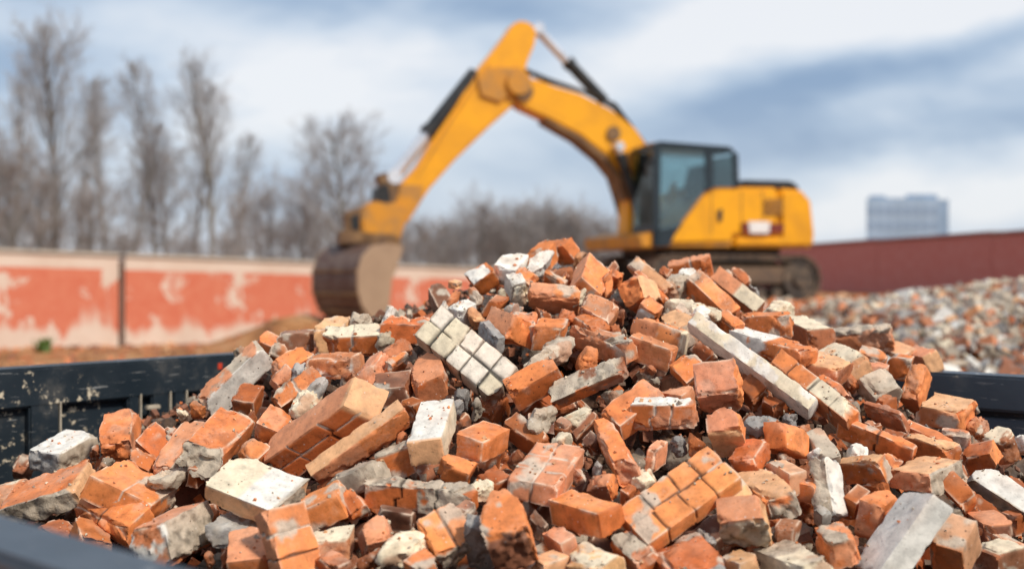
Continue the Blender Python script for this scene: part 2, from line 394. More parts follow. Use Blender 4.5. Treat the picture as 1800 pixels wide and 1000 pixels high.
# every piece the photograph shows on the heap: (tile, kind, colour, C, A, B, D, options)
# C = nearest corner; A, B, D = where the three edges leaving it end
H = [
(1,'b','M',(340,330),(545,215),(180,300),(352,410),dict(c=[('AB','W',.75),('BD','G',.8)],n='pale grey block')),
(1,'b','O',(740,252),(775,80),(595,270),(770,345),dict()),
(1,'b','R',(915,335),(1000,240),(820,245),(910,362),dict()),
(1,'b','R',(860,418),(912,348),(757,355),(858,440),dict()),
(1,'b','O',(862,608),(1012,520),(592,460),(845,645),dict(g=(1,2,1),z=.02)),
(1,'b','O',(700,765),(825,655),(455,615),(728,822),dict(g=(1,2,1))),
(1,'b','L',(400,535),(520,365),(10,640),(440,612),dict(c=[('BD','M',.95),('AD','T',.9)],n='mortar-sided orange block',z=.03)),
(1,'b','P',(95,545),(172,480),(-40,560),(100,590),dict(c=[('AB','C',.4)])),
(1,'b','O',(350,830),(470,790),(235,745),(352,860),dict(z=-.02)),
(1,'b','O',(490,820),(640,860),(450,700),(480,850),dict(z=-.02)),
(1,'b','P',(960,740),(1200,620),(780,770),(1015,970),dict(c=[('AD','M',.95),('BD','W',.45)],n='mortar-caked block beside the rim',z=.05)),
(1,'b','B',(130,430),(185,350),(65,400),(140,460),dict(z=-.03)),
(1,'r','N',(1030,230),(1090,165),(935,185),(1030,265),dict()),
(1,'r','C',(1070,130),(1110,80),(1030,90),(1075,155),dict()),
(1,'m','M',(600,420),(680,360),(560,380),(600,470),dict(z=-.02)),
(1,'m','P',(560,330),(600,280),(520,310),(560,380),dict(z=-.02)),
(1,'b','P',(1010,400),(1180,180),(905,385),(1032,445),dict(c=[('AB','W',.3),('AD','M',.7)])),
(1,'m','M',(1010,460),(1130,420),(900,420),(990,500),dict()),
(2,'b','M',(420,250),(365,180),(100,550),(500,345),dict(c=[('BD','W',.85),('AB','P',.5)],n='leaning grey slab',z=.04)),
(2,'m','M',(300,300),(350,235),(255,260),(300,340),dict(z=-.03)),
(2,'b','O',(565,385),(720,290),(505,325),(570,405),dict()),
(2,'b','P',(960,290),(1000,270),(715,300),(966,372),dict(c=[('BD','W',.45)])),
(2,'b','R',(1095,172),(1112,115),(825,182),(1105,258),dict(g=(1,2,1),c=[('AB','C',.8)])),
(2,'b','B',(690,165),(728,145),(547,170),(694,238),dict()),
(2,'m','M',(1015,110),(1080,50),(930,70),(1020,150),dict()),
(2,'b','T',(890,130),(940,70),(745,140),(892,160),dict()),
(2,'b','O',(500,240),(550,195),(395,190),(500,285),dict()),
(2,'b','O',(560,300),(600,250),(480,260),(560,330),dict(z=-.04)),
(2,'b','P',(1085,345),(1155,256),(965,415),(1112,440),dict()),
(2,'b','O',(570,560),(762,425),(510,485),(575,592),dict(c=[('AB','M',.55,0,-1)],g=(2,1,1))),
(2,'b','R',(545,735),(612,640),(425,680),(524,802),dict(c=[('AB','P',.6)])),
(2,'b','R',(900,592),(965,430),(440,905),(1085,680),dict(c=[('AB','P',1),('AD','T',1)],g=(1,3,2),gf='BD',n='big pink-topped brick',z=.07,cl=1)),  # pink skylit top and yellow sunlit end painted as face colours
(2,'b','O',(190,850),(360,680),(20,790),(172,905),dict(z=.02,c=[('BD','M',.6)])),
(2,'b','O',(390,900),(470,830),(310,830),(395,930),dict()),
(2,'m','C',(700,600),(800,490),(600,550),(690,635),dict()),
(2,'m','G',(760,460),(820,420),(690,470),(750,500),dict()),
(2,'b','R',(380,560),(430,470),(265,540),(382,605),dict(z=-.02)),
(2,'b','P',(550,470),(620,400),(500,410),(545,495),dict()),
(2,'m','G',(650,385),(710,335),(590,375),(655,405),dict()),
(2,'r','N',(380,690),(430,640),(320,630),(380,730),dict(z=-.03)),
(2,'r','O',(70,600),(120,570),(20,560),(70,630),dict()),
(2,'r','B',(930,410),(980,370),(890,400),(930,440),dict(z=-.05)),
(3,'b','T',(560,600),(785,415),(130,410),(556,652),dict(c=[('AB','C',.95,1,1),('AB','W',.95,1,-1),('AD','M',.6)],n='cream-faced slab',z=.06)),
(3,'b','W',(400,740),(535,650),(150,700),(396,785),dict(c=[('BD','G',.4)],z=-.01)),
(3,'b','O',(530,915),(545,730),(300,930),(545,1010),dict(c=[('AB','P',.9)],z=.02)),
(3,'b','L',(655,1040),(908,980),(530,620),(608,1062),dict(g=(1,3,1),c=[('BD','P',.9)],n='three-block orange brick',z=.07,cl=1)),
(3,'b','O',(990,520),(1025,420),(770,610),(1050,640),dict(z=.02)),
(3,'b','R',(1110,625),(1205,570),(1030,500),(1115,668),dict()),
(3,'b','T',(1060,810),(1095,735),(850,830),(1062,885),dict(c=[('AB','C',.8)])),
(3,'b','R',(975,1000),(1080,960),(880,920),(980,1040),dict()),
(3,'b','B',(1225,820),(1380,790),(1175,690),(1200,950),dict(c=[('AB','P',.9)])),
(3,'b','R',(300,860),(332,825),(230,880),(305,990),dict(z=-.03)),
(3,'r','B',(160,910),(190,870),(110,900),(160,960),dict(z=-.02)),
(3,'b','R',(60,330),(110,290),(0,310),(60,380),dict(z=-.03)),
(4,'b','C',(512,115),(601,-146),(300,140),(540,265),dict(c=[('AB','W',1),('BD','T',.8)],n='white-topped brick',z=.07,cl=1)),
(4,'b','O',(805,140),(985,55),(625,85),(790,275),dict(n='glossy orange block',z=.03,c=[('AD','W',.3)],cl=1)),
(4,'b','R',(290,195),(300,155),(108,255),(330,335),dict(c=[('AB','M',.5)])),
(4,'b','R',(690,355),(738,288),(530,285),(660,460),dict(c=[('AB','L',.8)])),
(4,'b','R',(650,490),(692,450),(75,440),(655,605),dict(c=[('BD','M',.45,1,-1),('AB','M',.6)],g=(1,3,1))),
(4,'b','B',(310,640),(340,605),(105,600),(310,730),dict(z=-.02)),
(4,'b','O',(515,895),(722,785),(395,690),(530,975),dict(g=(2,1,1),c=[('AD','M',.5)],z=.02)),
(4,'m','C',(320,860),(460,760),(120,850),(300,985),dict(z=.03,c=[])),
(4,'b','O',(370,990),(500,930),(285,940),(375,1060),dict(z=.05)),
(4,'b','P',(1095,735),(1035,440),(830,815),(1180,945),dict(c=[('BD','B',1),('AD','L',1),('AB','O',.6)],n='big tilted orange brick',z=.09)),
(4,'b','G',(840,760),(850,685),(700,740),(860,1000),dict(c=[('BD','W',.3)])),
(4,'b','B',(690,640),(760,580),(620,600),(686,700),dict()),
(4,'b','R',(880,430),(1015,370),(770,345),(880,470),dict(z=-.03)),
(4,'r','B',(1040,300),(1120,220),(965,230),(1020,355),dict(z=-.03)),
(4,'m','C',(740,500),(880,420),(670,450),(740,550),dict()),
(4,'r','B',(40,950),(140,880),(-30,900),(50,1000),dict()),
(4,'r','R',(270,130),(320,90),(230,110),(270,160),dict()),
(8,'b','R',(340,915),(430,850),(120,770),(340,940),dict(z=-.02)),
(5,'b','P',(225,430),(405,185),(-90,385),(213,560),dict(g=(3,2,1),n='cracked six-block chunk',z=.03,cl=1)),
(5,'b','O',(500,630),(650,560),(180,540),(525,790),dict(c=[('AD','R',.9)],z=.03,cl=1)),
(5,'b','L',(868,800),(1440,380),(660,600),(880,875),dict(g=(4,2,1),n='eight-block orange chunk',z=.08,cl=1)),
(5,'b','O',(620,290),(735,255),(465,40),(650,370),dict(z=.03)),
(5,'b','P',(895,210),(970,150),(840,200),(880,300),dict()),
(5,'b','B',(565,430),(590,345),(435,440),(592,500),dict(c=[('AD','L',.7),('AB','P',.7)])),
(5,'r','P',(370,400),(425,340),(310,350),(370,450),dict()),
(5,'m','M',(260,460),(310,430),(225,430),(255,500),dict(z=-.02)),
(5,'b','P',(250,830),(335,780),(140,760),(270,900),dict()),
(5,'b','T',(500,990),(640,890),(300,930),(505,1060),dict(c=[('AB','C',.55)],z=.02)),
(5,'b','R',(780,960),(890,880),(620,830),(790,1040),dict(c=[('AB','M',.5)])),
(5,'b','R',(1080,1080),(1330,960),(900,880),(1085,1120),dict(c=[('AD','G',.8)],z=.02)),
(5,'m','G',(1250,830),(1310,800),(1170,730),(1240,870),dict(z=.0)),
(5,'b','O',(710,500),(770,450),(660,470),(700,560),dict(z=-.02)),
(5,'m','C',(830,420),(905,345),(740,370),(820,470),dict()),
(5,'b','T',(130,980),(280,930),(40,930),(130,1040),dict()),
(5,'m','G',(1060,180),(1130,115),(980,130),(1060,265),dict(z=-.01)),
(5,'r','O',(1170,160),(1228,120),(1095,120),(1170,200),dict()),
(5,'r','G',(500,300),(535,280),(475,280),(500,325),dict()),
(5,'b','B',(120,740),(160,700),(40,650),(110,820),dict(z=-.03)),
(5,'m','M',(620,240),(690,210),(560,190),(600,310),dict(z=-.03)),
(9,'b','P',(475,610),(455,420),(215,640),(520,740),dict(c=[('AD','L',.9)],z=.04)),
(6,'b','P',(235,60),(215,-80),(25,90),(290,215),dict(c=[('AD','L',1),('BD','T',.7)],z=.05,n='two-tone brick on end')),  # bright sunlit side painted as a face colour
(6,'b','R',(330,250),(400,130),(190,262),(360,360),dict()),
(6,'b','O',(552,180),(685,240),(400,188),(555,10),dict(c=[('BD','R',1),('AD','L',1)],n='sharp-edged orange brick',z=.03,cl=1)),  # shaded left and sunlit right sides painted as face colours
(9,'m','G',(680,860),(790,820),(580,800),(660,900),dict(z=.02)),
(9,'m','T',(600,950),(650,900),(560,900),(610,1000),dict()),
(6,'b','G',(860,630),(962,640),(800,250),(745,655),dict(c=[('AB','W',.85),('BD','M',.8)],n='crumbling grey-white block',z=.03)),
(6,'b','O',(700,410),(732,370),(440,370),(695,525),dict(c=[('BD','N',.5)])),
(6,'b','O',(420,530),(585,470),(250,390),(460,650),dict(c=[('AB','T',.8),('AD','M',.6)])),
(6,'b','T',(390,650),(375,505),(100,690),(440,850),dict(c=[('BD','M',.85),('AB','P',.7)],n='mortar-fronted block',z=.05)),
(6,'b','C',(620,980),(790,920),(370,900),(640,1060),dict(c=[('AB','M',.5)],z=.01)),
(6,'b','O',(825,845),(1000,800),(750,745),(850,975),dict(c=[('AD','P',.7),('AB','M',.3)],z=.03)),
(6,'b','T',(230,970),(360,930),(110,930),(235,1045),dict()),
(6,'b','N',(590,740),(655,640),(470,740),(585,800),dict(z=-.01)),
(6,'r','B',(560,250),(640,230),(450,200),(560,300),dict(z=-.01)),
(6,'b','T',(560,360),(650,340),(430,290),(560,380),dict(z=.01)),
(6,'m','W',(730,235),(795,190),(690,200),(735,265),dict()),
(6,'b','M',(800,250),(890,220),(690,90),(795,280),dict()),
(6,'b','W',(790,640),(850,600),(730,590),(790,670),dict(z=-.02)),
(6,'b','T',(170,470),(240,400),(90,520),(200,520),dict(z=.02)),
(6,'m','M',(470,760),(530,700),(420,730),(470,800),dict(z=-.03)),
(7,'b','R',(100,560),(178,480),(25,520),(75,680),dict(z=-.01)),
(7,'b','R',(300,600),(388,520),(150,560),(268,800),dict(c=[('AB','O',1),('BD','P',.5)],z=.03)),
(7,'b','W',(270,1000),(90,985),(590,510),(390,1085),dict(n='white beam at bottom right',z=.09,c=[('AB','W',1)],cl=1)),
(7,'b','T',(800,880),(895,670),(575,830),(830,1060),dict(n='big peach brick',z=.06,c=[('BD','L',.9)],cl=1)),
(7,'b','B',(990,720),(1132,690),(885,650),(1000,785),dict(c=[('AB','P',.8)])),
(7,'p','P',(1180,845),(1210,815),(960,750),(1180,857),dict(z=.02)),
(7,'b','B',(1060,900),(1200,850),(940,860),(1062,1030),dict(c=[('AB','C',.9)])),
(7,'b','G',(1235,612),(1330,510),(890,400),(1225,680),dict(c=[('AB','W',1),('BD','M',.6)],n='blue-white slab',z=.03)),
(7,'b','N',(580,365),(790,250),(335,345),(590,500),dict(c=[('AB','T',1),('AD','M',.9),('BD','P',.8)],n='peach-topped block',z=.04)),
(7,'b','R',(815,570),(885,490),(690,440),(825,600),dict(z=.05)),
(7,'b','R',(985,225),(1005,145),(835,265),(1028,300),dict(c=[('AD','L',1)])),
(7,'b','O',(215,285),(252,235),(0,300),(270,400),dict(c=[('AB','T',.8)],z=.02)),
(7,'r','W',(110,230),(205,180),(0,200),(110,270),dict()),
(7,'b','O',(360,330),(400,270),(270,270),(345,360),dict()),
(7,'b','O',(415,170),(442,140),(30,20),(400,260),dict(g=(1,2,1),c=[('BD','R',.5)])),
(7,'b','R',(700,195),(760,155),(450,110),(690,245),dict(c=[('AB','T',1)])),
(7,'p','L',(700,150),(738,118),(450,50),(700,165),dict(z=.03)),
(7,'b','O',(838,95),(850,68),(695,85),(835,200),dict()),
(7,'r','N',(910,60),(980,10),(845,20),(900,135),dict()),
(7,'b','N',(1090,160),(1165,80),(960,130),(1120,280),dict(c=[('AB','C',.6)])),
(7,'r','W',(1230,200),(1290,120),(1150,110),(1240,290),dict()),
(7,'m','M',(880,150),(940,120),(830,110),(870,200),dict(z=-.01)),
(7,'b','R',(1160,650),(1230,620),(1060,620),(1160,720),dict(z=-.03)),
(7,'r','R',(860,580),(960,540),(800,560),(860,620),dict(z=-.02)),
(7,'m','M',(760,620),(830,590),(700,590),(760,650),dict(z=-.03)),
(7,'b','R',(250,440),(330,400),(120,430),(260,480),dict(z=-.04)),
(8,'b','R',(165,552),(490,372),(108,450),(228,665),dict(c=[('AB','O',.9)],n='plain red-orange brick',z=.03,cl=1)),
(8,'b','B',(480,600),(1000,370),(430,490),(502,660),dict(c=[('AB','M',.62),('AD','R',.4)],n='charred log-like brick',z=.05)),
(8,'m','M',(370,690),(500,650),(260,690),(370,800),dict(z=.03)),
(8,'m','M',(420,260),(620,130),(250,290),(430,340),dict(z=0)),
(8,'b','N',(950,190),(1020,155),(620,90),(960,272),dict(c=[('BD','P',.4),('AB','M',.5)])),
(8,'r','O',(750,320),(850,260),(620,280),(750,345),dict()),
(13,'b','L',(715,770),(775,762),(370,660),(670,930),dict(c=[('AD','C',.9),('BD','N',.9,1,1)],z=.02)),
(8,'b','N',(1320,240),(1350,210),(1060,150),(1286,370),dict(z=.02)),
(8,'b','O',(980,760),(1235,565),(860,670),(985,790),dict(c=[('AB','P',.25)])),
(8,'b','R',(1465,615),(1512,560),(1050,635),(1475,800),dict(g=(1,3,1),gf='BD',c=[('AB','W',1)],n='white-edged cracked brick',z=.04)),
(8,'b','P',(1400,570),(1490,510),(1250,550),(1400,610),dict()),
(9,'b','O',(115,540),(232,440),(10,430),(120,570),dict()),
(9,'b','R',(240,400),(310,330),(150,310),(260,430),dict(z=-.02)),
(8,'r','C',(700,700),(800,645),(595,680),(650,775),dict()),
(8,'b','N',(640,880),(790,720),(600,840),(652,910),dict(z=-.01)),
(8,'b','B',(720,950),(800,870),(660,900),(750,990),dict(z=-.01)),
(8,'b','R',(560,810),(620,760),(470,770),(560,845),dict(z=-.01)),
(8,'m','C',(520,900),(610,850),(430,870),(520,935),dict()),
(8,'r','B',(1200,400),(1250,350),(1090,340),(1200,450),dict(z=-.05)),
(8,'m','M',(1250,500),(1270,450),(1170,450),(1240,540),dict(z=-.03)),
(9,'b','W',(950,705),(1015,625),(150,130),(958,785),dict(n='long white slab',z=.10,c=[('AB','C',.5)],cl=1)),
(9,'b','O',(1245,800),(1330,715),(730,400),(1275,920),dict(c=[('AB','C',1,1,-1),('BD','N',.9)],g=(1,4,1),n='long orange-and-cream slab',z=.06,cl=1)),
(9,'b','O',(950,320),(1052,290),(450,180),(935,405),dict(c=[('BD','W',.6,1,1),('AB','W',.7,1,1)],z=.03,n='whitewashed orange brick')),
(9,'b','O',(820,75),(852,48),(540,85),(829,175),dict()),
(9,'b','N',(1000,170),(1165,150),(835,90),(1012,285),dict(c=[('AB','C',.8)])),
(9,'m','C',(780,30),(890,-20),(640,0),(780,85),dict()),
(9,'b','N',(1200,460),(1300,390),(950,410),(1182,510),dict(c=[('AB','T',.8)])),
(10,'b','T',(180,340),(312,265),(0,270),(200,385),dict(c=[('AB','C',.6)])),
(10,'b','N',(505,95),(522,60),(95,130),(516,168),dict(c=[('AB','M',.7)])),
(10,'b','L',(460,320),(485,255),(305,280),(456,345),dict()),
(10,'b','R',(655,315),(672,288),(530,285),(634,412),dict()),
(10,'p','T',(600,270),(690,215),(490,220),(600,292),dict()),
(10,'b','P',(760,290),(842,236),(640,260),(802,405),dict(c=[('AD','T',.7)])),
(10,'b','O',(715,570),(795,340),(600,550),(742,690),dict(n='upright brick by the right rim',z=.04,c=[('AD','L',.9),('BD','N',.6)])),
(10,'b','N',(1025,690),(1138,595),(735,645),(1020,795),dict(c=[('AB','T',1),('AD','L',1)],n='flat peach brick',z=.02,cl=1)),
(10,'b','M',(430,560),(592,480),(330,450),(420,595),dict(z=.01)),
(10,'b','P',(470,375),(488,335),(285,375),(462,408),dict()),
(10,'b','N',(560,710),(592,678),(355,650),(600,795),dict(c=[('BD','P',.4)])),
(10,'b','O',(100,520),(152,490),(0,460),(130,555),dict(c=[('AD','W',.4)])),
(10,'r','B',(200,560),(260,540),(150,540),(200,610),dict(z=-.03)),
(10,'m','M',(250,640),(300,620),(205,620),(250,670),dict(z=-.02)),
(10,'r','R',(230,460),(300,430),(180,430),(230,520),dict(z=-.05)),
(10,'b','R',(480,600),(560,570),(400,590),(480,630),dict(z=-.04)),
(10,'b','R',(400,790),(460,770),(320,760),(400,820),dict(z=-.01)),
(10,'r','G',(780,800),(820,780),(740,770),(780,825),dict(z=-.01)),
(10,'r','T',(1150,680),(1170,650),(1120,660),(1150,700),dict(z=-.02)),
(10,'m','N',(1150,760),(1235,700),(1080,760),(1160,850),dict()),
(9,'b','R',(620,700),(710,610),(500,570),(600,745),dict(z=-.03)),
(9,'r','N',(990,890),(1050,840),(910,870),(980,945),dict()),
(9,'m','G',(880,820),(950,780),(815,780),(880,860),dict(z=-.02)),
(9,'b','R',(760,740),(830,680),(660,680),(760,780),dict(z=-.05)),
(11,'b','M',(1250,640),(1430,430),(730,210),(1272,715),dict(tile=1,g=(2,5,1),n='cream slab scored into tiles',z=.09,cl=1)),
(11,'b','R',(900,495),(860,345),(710,570),(955,625),dict(c=[('AB','P',.8),('BD','N',.6)],z=.02)),
(11,'b','O',(540,450),(655,370),(490,410),(532,480),dict()),
(11,'b','B',(620,590),(650,490),(405,610),(640,690),dict()),
(11,'r','G',(1050,640),(1120,580),(970,610),(1060,720),dict(z=-.01)),
(11,'r','G',(1030,740),(1080,690),(990,710),(1030,800),dict(z=0)),
(11,'m','M',(1150,720),(1230,680),(1100,690),(1150,780),dict(z=-.03)),
(11,'b','R',(740,140),(805,75),(490,130),(740,190),dict()),
(11,'r','N',(620,260),(725,210),(455,270),(620,335),dict()),
(11,'r','W',(520,70),(575,20),(440,80),(520,105),dict()),
(11,'b','R',(680,730),(770,690),(600,700),(690,765),dict(z=-.03)),
(3,'b','N',(1440,-50),(1400,-120),(865,345),(1520,42),dict(c=[('AB','T',1),('BD','L',.9,1,-1),('BD','P',.6,1,1)],z=.04,n='grey-bottomed orange brick',cl=1)),
(3,'b','M',(1200,320),(1290,270),(960,400),(1220,370),dict(z=.0)),
(11,'m','M',(500,790),(600,740),(400,820),(500,830),dict()),
(11,'m','C',(460,200),(600,170),(430,180),(460,240),dict(z=-.01)),
(12,'b','O',(915,145),(990,55),(725,180),(920,175),dict(n='topmost orange brick')),
(12,'b','O',(1050,125),(1112,62),(930,145),(1105,190),dict()),
(12,'b','W',(620,330),(720,222),(465,295),(620,365),dict()),
(12,'r','W',(830,270),(965,180),(720,250),(820,355),dict()),
(12,'b','R',(410,335),(350,255),(270,445),(475,415),dict(c=[('AB','W',.85)])),
(12,'r','T',(300,570),(370,510),(200,530),(320,695),dict(z=.02)),
(12,'b','R',(520,620),(580,570),(400,600),(475,690),dict(z=-.02)),
(12,'m','C',(740,490),(765,445),(600,480),(752,625),dict()),
(12,'b','W',(610,460),(715,430),(560,375),(608,480),dict()),
(12,'b','O',(750,450),(815,388),(630,350),(750,470),dict()),
(12,'b','L',(1140,580),(1156,488),(780,545),(1140,640),dict(c=[('BD','N',.9),('AB','P',.9,1,1)],z=.03)),
(12,'r','C',(1230,560),(1300,505),(1145,530),(1195,612),dict(z=.03)),
(12,'b','L',(1040,450),(1068,408),(900,370),(1040,480),dict()),
(12,'r','O',(1070,420),(1115,370),(1020,370),(1080,465),dict()),
(12,'b','L',(1215,390),(1390,545),(1280,180),(1155,450),dict(n='upright bright orange brick',z=.05,c=[('BD','P',1)],cl=1)),
(12,'r','T',(1190,240),(1265,165),(1140,210),(1170,345),dict()),
(12,'m','N',(1000,320),(1140,280),(830,330),(1000,385),dict(z=-.03)),
(12,'r','R',(1080,680),(1205,640),(940,690),(1090,765),dict(z=.01)),
(12,'b','N',(1430,760),(1512,640),(1210,670),(1420,810),dict(z=.03)),
(12,'b','R',(1290,840),(1430,815),(1160,750),(1290,880),dict()),
(12,'b','O',(1030,850),(1070,768),(820,838),(1022,905),dict(z=.01)),
(12,'b','O',(770,820),(800,705),(540,790),(766,850),dict(z=.01)),
(12,'m','W',(600,620),(740,590),(470,690),(590,670),dict(z=-.01)),
(12,'b','P',(560,905),(735,985),(370,825),(620,775),dict(c=[('AD','O',1),('BD','P',1)],z=.02)),
(12,'b','W',(150,700),(260,640),(50,650),(150,720),dict(z=.02)),
(12,'r','T',(270,740),(345,695),(190,690),(290,805),dict()),
(12,'b','G',(440,930),(512,915),(310,790),(440,965),dict(z=.01)),
(12,'r','P',(90,560),(180,495),(20,560),(60,635),dict()),
(12,'r','W',(20,640),(70,590),(-60,640),(20,670),dict()),
(12,'m','M',(1000,960),(1140,890),(860,960),(1000,1010),dict(z=-.01)),
(12,'b','R',(860,690),(940,720),(800,660),(860,730),dict(z=-.02)),
(12,'b','R',(1480,380),(1530,300),(1440,330),(1480,440),dict()),
(12,'b','L',(1410,560),(1480,500),(1400,400),(1400,590),dict(z=.01)),
(12,'r','C',(520,500),(570,450),(450,480),(520,550),dict(z=-.02)),
(12,'p','T',(110,450),(160,430),(45,435),(110,465),dict()),
(13,'r','O',(180,280),(252,235),(92,240),(170,352),dict()),
(13,'b','T',(560,410),(630,340),(290,190),(565,440),dict(z=.02)),
(13,'r','L',(400,160),(490,150),(260,170),(410,240),dict(z=.02)),
(13,'b','R',(395,455),(540,505),(335,280),(285,535),dict(c=[('AB','T',.8),('BD','O',1)],z=.02)),
(13,'b','R',(560,480),(602,448),(345,270),(560,505),dict()),
(13,'b','O',(500,630),(562,540),(380,560),(490,660),dict(c=[('BD','W',.8)],z=.01)),
(13,'b','P',(700,740),(842,668),(555,660),(742,865),dict(c=[('AB','T',1)],z=.01)),
(13,'b','P',(800,640),(855,578),(680,600),(800,665),dict()),
(13,'m','C',(920,560),(1100,535),(560,480),(920,615),dict(z=.03,n='long cream mortar lump')),
(13,'b','L',(1110,590),(1202,530),(830,320),(1100,625),dict(z=.02)),
(13,'b','W',(830,325),(900,278),(730,240),(820,345),dict()),
(13,'m','M',(700,330),(805,280),(560,310),(700,395),dict()),
(13,'b','R',(945,135),(950,92),(660,195),(976,280),dict(c=[('AB','P',.9)],g=(1,2,1))),
(13,'b','O',(620,270),(655,220),(540,240),(620,305),dict(z=-.02)),
(13,'b','N',(1370,580),(1450,485),(1010,300),(1368,642),dict(c=[('AB','C',.9,1,-1),('AB','P',.9,1,1)],n='long brown-ended brick on the crest',z=.03,cl=1)),
(13,'b','P',(1130,390),(1230,330),(1040,300),(1110,430),dict(z=.03)),
(13,'b','L',(1290,345),(1346,298),(1170,230),(1290,375),dict(z=-.02)),
(13,'r','G',(1370,400),(1412,375),(1320,360),(1382,448),dict()),
(13,'b','O',(1190,740),(1272,700),(1050,630),(1190,770),dict()),
(13,'b','W',(910,640),(1000,615),(845,580),(905,668),dict(z=.05)),
(13,'m','M',(620,600),(680,570),(560,590),(620,640),dict(z=-.02)),
(13,'r','B',(1230,640),(1290,590),(1180,600),(1230,690),dict(z=-.04)),
(13,'r','B',(210,600),(250,590),(140,570),(210,660),dict(z=-.03)),
(13,'r','N',(160,700),(230,680),(80,690),(160,740),dict(z=-.02)),
(13,'r','C',(240,770),(280,740),(190,740),(240,800),dict(z=-.01)),
]
RUB = mat_rubble()
CW = {'O': 'orange', 'R': 'rust-red', 'P': 'dusty pink', 'B': 'dark brown', 'T': 'peach-coloured', 'C': 'cream', 'W': 'white', 'M': 'grey-beige',
      'G': 'grey', 'L': 'bright orange', 'N': 'brownish pink', 'K': 'shade-darkened'}
pieces = []      # dicts: obj, px, py, col, kind, size, opt
def make_piece(c3, h, kind, col, seed, opt, basis):
    me_v, fc, cols = chunk(h, kind, col, seed, step=.0036 if 'g' in opt else .0052, coats_and_light=opt.get('c', ()), grooves=opt.get('g', (0, 0, 0)), basis=basis,
                           clean=opt.get('cl', 0), tile=opt.get('tile', 0), gface=opt.get('gf'), gap_shade=.6 if opt.get('z', 0) < 0 else 1.0)  # pieces set into the gaps get shade painted into their colour
    L = 2*max(h)
    if kind == 'm': nm, noun = 'mortar_lump', 'mortar lump'
    elif kind == 'r': nm, noun = ('stone', 'stone') if col in 'WGC' else ('brick_lump', 'rounded brick lump')
    elif kind == 'p': nm, noun = 'tile_shard', 'thin tile shard'
    elif col in 'WGMC': nm, noun = ('concrete_slab', 'concrete slab') if L > .17 else ('concrete_chunk', 'concrete chunk')
    elif L > .19: nm, noun = 'brick', 'brick'
    elif L > .12: nm, noun = 'half_brick', 'half brick'
    else: nm, noun = 'brick_fragment', 'brick fragment'
    me = np_mesh(nm, me_v, fc, RUB, True, R(38), cols)
    o = bpy.data.objects.new(nm, me); link(o); o.location = c3
    return o, noun, L
for i, (t, kind, col, C, A, B, D, opt) in enumerate(H):
    x0, y0, f = TILE[t]
    q = [(x0+p[0]/f, y0+p[1]/f) for p in (C, A, B, D)]
    E3 = frame3(*q, kind == 'p')
    cc = np.array([q[0][0], 0, -q[0][1]])+sum(E3)/2            # centre in pixel units
    # on the image the box's centre:
    px, py = cc[0], -cc[2]
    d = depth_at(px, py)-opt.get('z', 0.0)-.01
    k = d/F
    # camera-aligned axes: x right, y away, z up  (the camera looks almost level)
    el = math.atan2(480-py, F); az = math.atan2(px-900, F)
    ws = []
    for v in E3:
        v = v*k
        # turn the view-facing frame to the line of sight at this spot
        y, z = v[1]*math.cos(el)-v[2]*math.sin(el), v[1]*math.sin(el)+v[2]*math.cos(el)
        x, y = v[0]*math.cos(az)+y*math.sin(az), -v[0]*math.sin(az)+y*math.cos(az)
        ws.append(np.array([x, y, z]))
    h = [max(.011, np.linalg.norm(w)/2*(1.08 if opt.get('cl') or opt.get('n') else 1.27 if opt.get('z', 0) >= 0 else 1.15)) for w in ws]
    basis = np.array([w/np.linalg.norm(w) for w in ws])
    c3 = ((px-900)*k, d, CAMZ+(480-py)*k)
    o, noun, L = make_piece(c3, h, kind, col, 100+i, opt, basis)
    pieces.append(dict(o=o, px=px, py=py, col=col, kind=kind, noun=noun, L=L, opt=opt))

# pieces deeper in the heap, seen between the others
SKIP = set()
#SKIPLIST
lib = []
for k in range(22):
    kd = 'brmbbrb'[k % 7]; cl = 'BRRKNRBRKBR'[k % 11]  # dark picks paint the shade of the gaps into these pieces
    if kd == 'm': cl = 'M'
    s = rnd.uniform(.7, 1.15)
    hh = [rnd.uniform(.035, .09)*s, rnd.uniform(.03, .05)*s, rnd.uniform(.024, .034)*s]
    if kd != 'b': hh = [rnd.uniform(.025, .05) for _ in range(3)]
    lib.append((kd, cl, hh, 500+k))
libmesh = {}
fi = 0
py = 445.0
while py < 1030:
    px = -30.0+rnd.uniform(0, 40)
    while px < 1840:
        fi += 1
        jx, jy = px+rnd.uniform(-18, 18), py+rnd.uniform(-14, 14)
        px += rnd.uniform(58, 88)
        k = rnd.randrange(22); ro = (rnd.uniform(0, 6.28), rnd.uniform(-.9, .9), rnd.uniform(0, 6.28)); dz = rnd.uniform(.0, .03)
        d = np.linspace(1.7, 4.3, 521); x = (jx-900)/F*d; zr = CAMZ+(480-jy)/F*d
        f = surf(x, d)-.105-zr; kk = np.nonzero(f >= 0)[0]
        if not len(kk) or fi in SKIP: continue
        dd = float(d[kk[0]]); P = ((jx-900)/F*dd, dd+dz, CAMZ+(480-jy)/F*dd-dz)
        u = P[0]*UX+P[1]*UY; v = P[0]*VX+P[1]*VY
        if not (U0+.1 < u < U1-.08 and V0+.08 < v < V1-.1): continue
        kd, cl, hh, sd = lib[k]
        if k not in libmesh:
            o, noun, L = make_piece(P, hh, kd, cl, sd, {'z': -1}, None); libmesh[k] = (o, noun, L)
        else:
            s0, noun, L = libmesh[k]; o = s0.copy(); COL.objects.link(o); o.location = P
        o.rotation_euler = ro
        o['fid'] = fi
        pieces.append(dict(o=o, px=jx, py=jy, col=cl, kind=kd, noun=noun, L=L, opt={}, deep=True))
    py += 46

